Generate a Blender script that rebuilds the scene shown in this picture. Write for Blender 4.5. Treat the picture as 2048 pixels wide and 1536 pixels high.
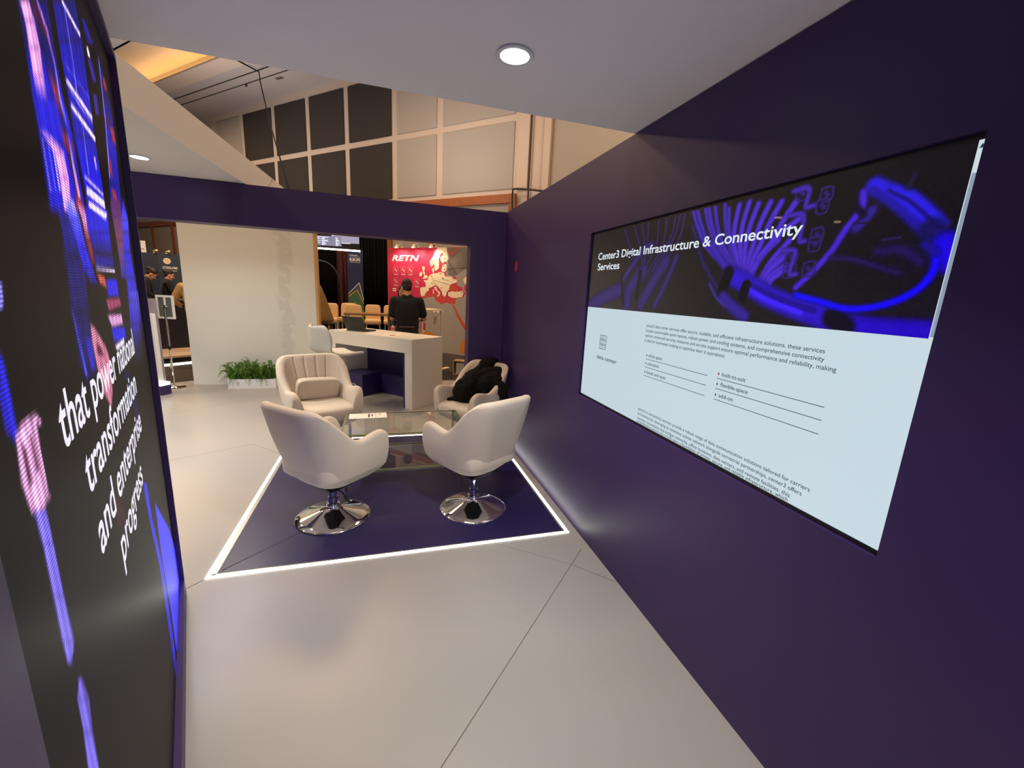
import bpy, bmesh, math, random
import numpy as np
from mathutils import Matrix, Vector

# ------------------------------------------------------------------ setup: camera, world, exposure, large lights
for o in list(bpy.data.objects):
    bpy.data.objects.remove(o, do_unlink=True)
SC = bpy.context.scene
COL = SC.collection
R = math.radians
cam_data = bpy.data.cameras.new('camera')
cam = bpy.data.objects.new('camera', cam_data)
COL.objects.link(cam)
cam_data.sensor_width = 36.0
cam_data.lens = 836.2 / 2048.0 * 36.0
cam_data.clip_start = 0.01
cam_data.clip_end = 200
YAW, PITCH, ROLL, EYE = R(17.214), R(-12.146), R(2.852), 1.55
fwd = Vector((math.sin(YAW) * math.cos(PITCH), math.cos(YAW) * math.cos(PITCH), math.sin(PITCH)))
rt0 = Vector((math.cos(YAW), -math.sin(YAW), 0))
up0 = rt0.cross(fwd)
rt = math.cos(ROLL) * rt0 + math.sin(ROLL) * up0
up = -math.sin(ROLL) * rt0 + math.cos(ROLL) * up0
cam.matrix_world = Matrix(((rt.x, up.x, -fwd.x, 0), (rt.y, up.y, -fwd.y, 0), (rt.z, up.z, -fwd.z, EYE), (0, 0, 0, 1)))
SC.camera = cam
SC.view_settings.view_transform = 'Standard'
SC.view_settings.look = 'None'
SC.view_settings.gamma = 1.0
SC.view_settings.use_curve_mapping = False
SC.view_settings.exposure = 0.45

world = bpy.data.worlds.new('hall_air')
SC.world = world
world.use_nodes = True
world.node_tree.nodes['Background'].inputs[0].default_value = (1.0, 0.80, 0.66, 1)
world.node_tree.nodes["Background"].inputs[1].default_value = 0.08

def lamp(name, kind, loc, power, color, size=0.1, rot=(0, 0, 0), size_y=None, spread=None, spot=None):
    d = bpy.data.lights.new(name, kind)
    d.energy = power
    d.color = color
    if kind == 'AREA':
        d.shape = 'RECTANGLE' if size_y else 'DISK'
        d.size = size
        if size_y:
            d.size_y = size_y
        if spread:
            d.spread = spread
    elif kind == 'SPOT':
        d.shadow_soft_size = size
        d.spot_size = spot
        d.spot_blend = 0.8
    else:
        d.shadow_soft_size = size
    o = bpy.data.objects.new(name, d)
    COL.objects.link(o)
    o.location = loc
    o.rotation_euler = rot
    return o

# warm ceiling lamps of the exhibition hall, high above the booths
WARM = (1.0, 0.70, 0.43)
for x, y, p in ((-1.5, 9.0, 165), (3.5, 6.0, 140), (-6.0, 6.0, 170), (-7.5, 15.0, 250), (-0.5, 2.0, 85), (-5.0, 0.5, 120)):
    lamp('hall_lamp', 'AREA', (x, y, 7.0), p, WARM, size=1.6)
# unseen upward fill lamps, added to brighten the hall ceiling
lamp('ceiling_fill', 'AREA', (-4.5, 13.0, 3.4), 110, (1.0, 0.93, 0.88), size=2.0, rot=(math.pi, 0, 0))
lamp('ceiling_fill', 'AREA', (0.5, 9.5, 3.4), 55, (1.0, 0.93, 0.88), size=2.0, rot=(math.pi, 0, 0))
# pale violet fill lamp added behind the camera for canopy and chair backs
lamp('aisle_fill', 'AREA', (0.3, -4.6, 1.5), 135, (0.95, 0.88, 1.0), size=3.0, size_y=1.8, rot=(R(114), 0, 0))
# the booth behind the camera is open to the aisle and its own downlights
NEUTRAL = (1.0, 0.965, 0.86)

# ------------------------------------------------------------------ materials
def lin(c):
    return tuple((max(v, 0.0) / 12.92 if v <= 0.04045 else ((v + 0.055) / 1.055) ** 2.4) for v in c)

def rgb(r, g, b):
    return lin((r / 255, g / 255, b / 255))

MATS = {}
def mat(name, color, rough=0.5, metal=0.0, noise=0.0, scale=20.0, bump=0.0, bscale=None, spec=0.5, coat=0.0, sheen=0.0):
    """plain surface with slight procedural variation of colour and relief"""
    m = bpy.data.materials.new(name)
    m.use_nodes = True
    nt = m.node_tree
    b = nt.nodes['Principled BSDF']
    b.inputs['Base Color'].default_value = (*color, 1)
    b.inputs['Roughness'].default_value = rough
    b.inputs['Metallic'].default_value = metal
    b.inputs['Specular IOR Level'].default_value = spec
    b.inputs['Coat Weight'].default_value = coat
    b.inputs['Sheen Weight'].default_value = sheen
    if noise or bump:
        tc = nt.nodes.new('ShaderNodeTexCoord')
        n = nt.nodes.new('ShaderNodeTexNoise')
        n.inputs['Scale'].default_value = scale
        n.inputs['Detail'].default_value = 4
        nt.links.new(tc.outputs['Object'], n.inputs['Vector'])
        if noise:
            mx = nt.nodes.new('ShaderNodeMix')
            mx.data_type = 'RGBA'
            mx.inputs[6].default_value = (*[c * (1 - noise) for c in color], 1)
            mx.inputs[7].default_value = (*[min(1, c * (1 + noise)) for c in color], 1)
            nt.links.new(n.outputs['Fac'], mx.inputs[0])
            nt.links.new(mx.outputs[2], b.inputs['Base Color'])
        if bump:
            n2 = nt.nodes.new('ShaderNodeTexNoise')
            n2.inputs['Scale'].default_value = bscale or scale
            nt.links.new(tc.outputs['Object'], n2.inputs['Vector'])
            bp = nt.nodes.new('ShaderNodeBump')
            bp.inputs['Strength'].default_value = bump
            bp.inputs['Distance'].default_value = 0.002
            nt.links.new(n2.outputs['Fac'], bp.inputs['Height'])
            nt.links.new(bp.outputs['Normal'], b.inputs['Normal'])
    MATS[name] = m
    return m

def glow(name, color, strength):
    m = bpy.data.materials.new(name)
    m.use_nodes = True
    nt = m.node_tree
    nt.nodes.remove(nt.nodes['Principled BSDF'])
    e = nt.nodes.new('ShaderNodeEmission')
    e.inputs[0].default_value = (*color, 1)
    e.inputs[1].default_value = strength
    nt.links.new(e.outputs[0], nt.nodes['Material Output'].inputs[0])
    MATS[name] = m
    return m

def picture(name, strength, rough, pitch=0.0, coat=0.5):
    """a display: emits the colours of its picture, under a smooth front"""
    m = bpy.data.materials.new(name)
    m.use_nodes = True
    nt = m.node_tree
    b = nt.nodes['Principled BSDF']
    b.inputs['Base Color'].default_value = (0.006, 0.006, 0.007, 1)
    b.inputs['Roughness'].default_value = rough
    b.inputs['Specular IOR Level'].default_value = coat
    a = nt.nodes.new('ShaderNodeVertexColor')
    a.layer_name = 'picture'
    src = a.outputs[0]
    if pitch:
        tc = nt.nodes.new('ShaderNodeTexCoord')
        sp = nt.nodes.new('ShaderNodeSeparateXYZ')
        nt.links.new(tc.outputs['Object'], sp.inputs[0])
        mu = nt.nodes.new('ShaderNodeMath'); mu.operation = 'MULTIPLY'
        mu.inputs[1].default_value = 2 * math.pi / pitch
        nt.links.new(sp.outputs[2], mu.inputs[0])
        si = nt.nodes.new('ShaderNodeMath'); si.operation = 'SINE'
        nt.links.new(mu.outputs[0], si.inputs[0])
        ml = nt.nodes.new('ShaderNodeMath'); ml.operation = 'MULTIPLY_ADD'
        ml.inputs[1].default_value = 0.45
        ml.inputs[2].default_value = 0.85
        nt.links.new(si.outputs[0], ml.inputs[0])
        vm = nt.nodes.new('ShaderNodeVectorMath'); vm.operation = 'SCALE'
        nt.links.new(src, vm.inputs[0])
        nt.links.new(ml.outputs[0], vm.inputs['Scale'])
        src = vm.outputs[0]
    nt.links.new(src, b.inputs['Emission Color'])
    b.inputs['Emission Strength'].default_value = strength
    MATS[name] = m
    return m

PURPLE = mat('purple_paint', rgb(52, 31, 88), 0.46, noise=0.04, scale=2.0, bump=0.03, bscale=300)
PURPLE_FLOOR = mat('purple_laminate', rgb(36, 28, 76), 0.34, noise=0.05, scale=3.0)
WHITE_FLOOR = mat('white_laminate', (0.33, 0.308, 0.302), 0.36, noise=0.025, scale=1.3, bump=0.02, bscale=40)
SEAM = mat('floor_joint', rgb(95, 88, 80), 0.8)
SEAM_DARK = mat('purple_joint', rgb(22, 18, 48), 0.8)
WHITE = mat('white_paint', (0.88, 0.86, 0.85), 0.55, noise=0.02, scale=2.0)
WHITE_PANEL = mat('white_panel_paint', (0.74, 0.73, 0.66), 0.5, noise=0.04, scale=1.2, bump=0.04, bscale=60)
BLACK = mat('black_plastic', rgb(16, 15, 17), 0.4)
BLACK_MATT = mat('black_cloth', rgb(9, 8, 9), 0.95, spec=0.1)
CARPET = mat('hall_carpet', rgb(66, 60, 56), 0.95, noise=0.25, scale=60, bump=0.4, bscale=400, spec=0.1)
CHROME = mat('chrome', (0.82, 0.82, 0.83), 0.06, metal=1.0)
FABRIC = mat('cream_fabric', (0.66, 0.575, 0.49), 0.95, noise=0.05, scale=220, bump=0.35, bscale=700, spec=0.15, sheen=0.2)
STRIP = glow('led_strip_light', (1.0, 0.98, 0.84), 9.0)
DISC = glow('downlight_glow', (1.0, 0.98, 0.92), 14.0)
TRIM = mat('white_trim', (0.8, 0.8, 0.78), 0.4)
WOOD = mat('orange_wood', rgb(150, 84, 40), 0.5, noise=0.2, scale=8)
PINE = mat('pale_wood_edge', rgb(200, 160, 110), 0.6, noise=0.08, scale=10)
HALL_FRAME = mat('hall_wall_frame', rgb(196, 178, 164), 0.7)
HALL_PANEL = mat('hall_fabric_panel', rgb(164, 155, 148), 0.95, noise=0.05, scale=200, bump=0.2, bscale=500)
HALL_DARK = mat('dark_fabric_panel', rgb(52, 46, 43), 0.95, noise=0.05, scale=200)
HALL_CEIL = mat('hall_ceiling_paint', rgb(176, 166, 164), 0.9, noise=0.03, scale=1.0)
GRAPHITE = mat('graphite', rgb(38, 40, 42), 0.45)
SKIN = mat('skin', rgb(196, 140, 112), 0.55, noise=0.06, scale=30)
HAIR = mat('dark_hair', rgb(26, 18, 14), 0.7, noise=0.2, scale=120)

# ------------------------------------------------------------------ mesh helpers
class MB:
    """collects shapes of one part and links them as one mesh object"""
    def __init__(self):
        self.v, self.f, self.mi, self.mats = [], [], [], []
        self.cur = 0
    def use(self, m):
        if m not in self.mats:
            self.mats.append(m)
        self.cur = self.mats.index(m)
        return self
    def add(self, vs, fs):
        b = len(self.v)
        self.v += [tuple(p) for p in vs]
        self.f += [tuple(i + b for i in f) for f in fs]
        self.mi += [self.cur] * len(fs)
        return self
    def box(self, x0, x1, y0, y1, z0, z1):
        vs = [(x, y, z) for z in (z0, z1) for y in (y0, y1) for x in (x0, x1)]
        return self.add(vs, [(0, 2, 3, 1), (4, 5, 7, 6), (0, 1, 5, 4), (2, 6, 7, 3), (0, 4, 6, 2), (1, 3, 7, 5)])
    def prism(self, pts, z0, z1):
        n = len(pts)
        vs = [(x, y, z0) for x, y in pts] + [(x, y, z1) for x, y in pts]
        area = sum(pts[i][0] * pts[(i + 1) % n][1] - pts[(i + 1) % n][0] * pts[i][1] for i in range(n))
        idx = list(range(n)) if area > 0 else list(range(n))[::-1]
        fs = [tuple(idx[::-1]), tuple(i + n for i in idx)]
        for k in range(n):
            a, b = idx[k], idx[(k + 1) % n]
            fs.append((a, b, b + n, a + n))
        return self.add(vs, fs)
    def plate(self, pts, y=0.0, t=0.0):
        """polygon in the local XZ plane facing -Y"""
        n = len(pts)
        area = sum(pts[i][0] * pts[(i + 1) % n][1] - pts[(i + 1) % n][0] * pts[i][1] for i in range(n))
        if area < 0:
            pts = pts[::-1]
        return self.add([(p[0], y, p[1]) for p in pts], [tuple(range(n))])
    def lathe(self, prof, c=(0, 0, 0), n=48):
        vs, fs = [], []
        for r, z in prof:
            for k in range(n):
                a = 2 * math.pi * k / n
                vs.append((c[0] + r * math.cos(a), c[1] + r * math.sin(a), c[2] + z))
        for i in range(len(prof) - 1):
            for k in range(n):
                k2 = (k + 1) % n
                fs.append((i * n + k, i * n + k2, (i + 1) * n + k2, (i + 1) * n + k))
        fs.append(tuple(range(n))[::-1])
        fs.append(tuple((len(prof) - 1) * n + k for k in range(n)))
        return self.add(vs, fs)
    def tube(self, pts, r, n=10, r1=None):
        pts = [Vector(p) for p in pts]
        vs, fs = [], []
        m = len(pts)
        prev = None
        for i, p in enumerate(pts):
            t = (pts[min(i + 1, m - 1)] - pts[max(i - 1, 0)]).normalized()
            if prev is None:
                a = t.orthogonal().normalized()
            else:
                a = (prev - t * prev.dot(t)).normalized()
            prev = a
            b = t.cross(a)
            rr = r if r1 is None else r + (r1 - r) * i / (m - 1)
            for k in range(n):
                an = 2 * math.pi * k / n
                vs.append(p + (a * math.cos(an) + b * math.sin(an)) * rr)
        for i in range(m - 1):
            for k in range(n):
                k2 = (k + 1) % n
                fs.append((i * n + k, i * n + k2, (i + 1) * n + k2, (i + 1) * n + k))
        fs.append(tuple(range(n))[::-1])
        fs.append(tuple((m - 1) * n + k for k in range(n)))
        return self.add(vs, fs)
    def capsule(self, p, q, r0, r1, n=14):
        p, q = Vector(p), Vector(q)
        t = (q - p)
        L = t.length
        t = t.normalized() if L > 1e-6 else Vector((0, 0, 1))
        a = t.orthogonal().normalized()
        b = t.cross(a)
        vs, fs = [], []
        rows = []
        for k in range(5):
            an = math.pi / 2 * (k + 0.15) / 5
            rows.append((p - t * r0 * math.cos(an), r0 * math.sin(an)))
        rows += [(p, r0), ((p + q) / 2, (r0 + r1) / 2), (q, r1)]
        for k in range(4, -1, -1):
            an = math.pi / 2 * (k + 0.15) / 5
            rows.append((q + t * r1 * math.cos(an), r1 * math.sin(an)))
        for c, r in rows:
            for k in range(n):
                an = 2 * math.pi * k / n
                vs.append(c + (a * math.cos(an) + b * math.sin(an)) * r)
        for i in range(len(rows) - 1):
            for k in range(n):
                k2 = (k + 1) % n
                fs.append((i * n + k, i * n + k2, (i + 1) * n + k2, (i + 1) * n + k))
        fs.append(tuple(range(n))[::-1])
        fs.append(tuple((len(rows) - 1) * n + k for k in range(n)))
        return self.add(vs, fs)
    def blob(self, c, s, e1=1.0, e2=1.0, n=24, m=14, rot=None):
        """super-ellipsoid"""
        pw = lambda v, e: math.copysign(abs(v) ** e, v)
        vs, fs = [], []
        for i in range(m + 1):
            ph = -math.pi / 2 + math.pi * (i + 0.02) / (m + 0.04)
            for k in range(n):
                th = 2 * math.pi * k / n
                q = Vector((s[0] * pw(math.cos(ph), e1) * pw(math.cos(th), e2), s[1] * pw(math.cos(ph), e1) * pw(math.sin(th), e2), s[2] * pw(math.sin(ph), e1)))
                if rot is not None:
                    q = rot @ q
                vs.append(Vector(c) + q)
        for i in range(m):
            for k in range(n):
                k2 = (k + 1) % n
                fs.append((i * n + k, i * n + k2, (i + 1) * n + k2, (i + 1) * n + k))
        fs.append(tuple(range(n))[::-1])
        fs.append(tuple(m * n + k for k in range(n)))
        return self.add(vs, fs)
    def build(self, name, material=None, parent=None, smooth=40, bevel=0.0, subsurf=0, remesh=0.0, recalc=False):
        me = bpy.data.meshes.new(name)
        me.from_pydata(self.v, [], self.f)
        for m in (self.mats or [material]):
            me.materials.append(m)
        if self.mats:
            me.polygons.foreach_set('material_index', self.mi)
        if recalc:
            b = bmesh.new(); b.from_mesh(me)
            bmesh.ops.recalc_face_normals(b, faces=b.faces)
            b.to_mesh(me); b.free()
        me.update()
        if smooth:
            me.shade_smooth()
            if smooth < 180:
                me.set_sharp_from_angle(angle=R(smooth))
        o = bpy.data.objects.new(name, me)
        COL.objects.link(o)
        if parent:
            o.parent = parent
        if remesh:
            md = o.modifiers.new('merge', 'REMESH'); md.mode = 'VOXEL'; md.voxel_size = remesh; md.use_smooth_shade = True
            sm = o.modifiers.new('soften', 'SMOOTH'); sm.factor = 0.6; sm.iterations = 4
        if bevel:
            bv = o.modifiers.new('edge', 'BEVEL'); bv.width = bevel; bv.segments = 2; bv.limit_method = 'ANGLE'
            bv.harden_normals = False
        if subsurf:
            ss = o.modifiers.new('round', 'SUBSURF'); ss.levels = subsurf; ss.render_levels = subsurf
        return o

def tag(o, label, cat, group=None):
    o['label'] = label
    o['category'] = cat
    if group:
        o['group'] = group
    return o

def thing(name, label, cat, loc=(0, 0, 0), rz=0.0, group=None):
    o = bpy.data.objects.new(name, None)
    COL.objects.link(o)
    o.empty_display_size = 0.1
    o.location = loc
    o.rotation_euler = (0, 0, rz)
    return tag(o, label, cat, group)

def structure(o):
    o['kind'] = 'structure'
    return o

def copy_tree(o, parent=None):
    kids = list(o.children)
    c = o.copy()
    COL.objects.link(c)
    if parent:
        c.parent = parent
    for k in kids:
        copy_tree(k, c)
    return c

def text(string, name, parent, x, z, width, cap, material, y=-0.002, bold=0.0, shear=0.0):
    """flat lettering in the local XZ plane, read from -Y; x, z = left end of the baseline"""
    cu = bpy.data.curves.new(name, 'FONT')
    cu.body = string
    cu.offset = bold
    cu.shear = shear
    cu.resolution_u = 4
    tmp = bpy.data.objects.new(name, cu)
    COL.objects.link(tmp)
    dg = bpy.context.evaluated_depsgraph_get()
    me = bpy.data.meshes.new_from_object(tmp.evaluated_get(dg))
    bpy.data.objects.remove(tmp, do_unlink=True)
    co = np.empty(len(me.vertices) * 3, dtype=np.float32)
    me.vertices.foreach_get('co', co)
    co = co.reshape(-1, 3)
    x0, x1 = co[:, 0].min(), co[:, 0].max()
    sx = width / (x1 - x0)
    sz = cap / 0.729
    new = np.stack([x + (co[:, 0] - x0) * sx, np.full(len(co), y), z + co[:, 1] * sz], 1)
    me.vertices.foreach_set('co', new.astype(np.float32).ravel())
    me.materials.clear()
    me.materials.append(material)
    me.update()
    o = bpy.data.objects.new(name, me)
    COL.objects.link(o)
    o.parent = parent
    return o

def painted(name, parent, x0, x1, z0, z1, nx, nz, colors, material, y=0.0):
    """a flat display face whose picture is stored as one colour per grid point"""
    xs = np.linspace(x0, x1, nx); zs = np.linspace(z0, z1, nz)
    X, Z = np.meshgrid(xs, zs)
    col = colors(X, Z)
    vs = np.stack([X.ravel(), np.full(X.size, y), Z.ravel()], 1)
    i = np.arange((nz - 1) * nx).reshape(nz - 1, nx)[:, :-1].ravel()
    fs = np.stack([i, i + 1, i + nx + 1, i + nx], 1)
    me = bpy.data.meshes.new(name)
    me.from_pydata(vs.tolist(), [], fs.tolist())
    at = me.color_attributes.new('picture', 'FLOAT_COLOR', 'POINT')
    buf = np.ones((X.size, 4), dtype=np.float32)
    c = np.clip(col.reshape(-1, 3), 0, 1)
    buf[:, :3] = np.where(c <= 0.04045, c / 12.92, ((c + 0.055) / 1.055) ** 2.4)
    at.data.foreach_set('color', buf.ravel())
    me.materials.append(material)
    me.update()
    o = bpy.data.objects.new(name, me)
    COL.objects.link(o)
    o.parent = parent
    return o

def poly_distance(X, Z, pts):
    """signed distance to a polygon, negative inside"""
    d = np.full(X.shape, 1e9); inside = np.zeros(X.shape, bool)
    n = len(pts)
    for i in range(n):
        ax, az = pts[i]; bx, bz = pts[(i + 1) % n]
        ex, ez = bx - ax, bz - az
        l2 = ex * ex + ez * ez + 1e-12
        t = np.clip(((X - ax) * ex + (Z - az) * ez) / l2, 0, 1)
        d = np.minimum(d, np.hypot(X - ax - t * ex, Z - az - t * ez))
        if az != bz:
            c = (az > Z) != (bz > Z)
            inside ^= c & (X < ax + (Z - az) * ex / ez)
    return np.where(inside, -d, d)

def line_distance(X, Z, pts):
    d = np.full(X.shape, 1e9)
    for (ax, az), (bx, bz) in zip(pts[:-1], pts[1:]):
        ex, ez = bx - ax, bz - az
        l2 = ex * ex + ez * ez + 1e-12
        t = np.clip(((X - ax) * ex + (Z - az) * ez) / l2, 0, 1)
        d = np.minimum(d, np.hypot(X - ax - t * ex, Z - az - t * ez))
    return d

def smooth_curve(pts, k=6):
    """Catmull-Rom through 2-D or 3-D points"""
    if len(pts) < 3:
        return list(pts)
    P = [np.array(p, float) for p in pts]
    P = [2 * P[0] - P[1]] + P + [2 * P[-1] - P[-2]]
    out = []
    for i in range(1, len(P) - 2):
        for j in range(k):
            t = j / k
            a, b, c, d = P[i - 1], P[i], P[i + 1], P[i + 2]
            out.append(tuple(0.5 * ((2 * b) + (-a + c) * t + (2 * a - 5 * b + 4 * c - d) * t * t + (-a + 3 * b - 3 * c + d) * t ** 3)))
    out.append(tuple(P[-2]))
    return out

random.seed(7)

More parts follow.
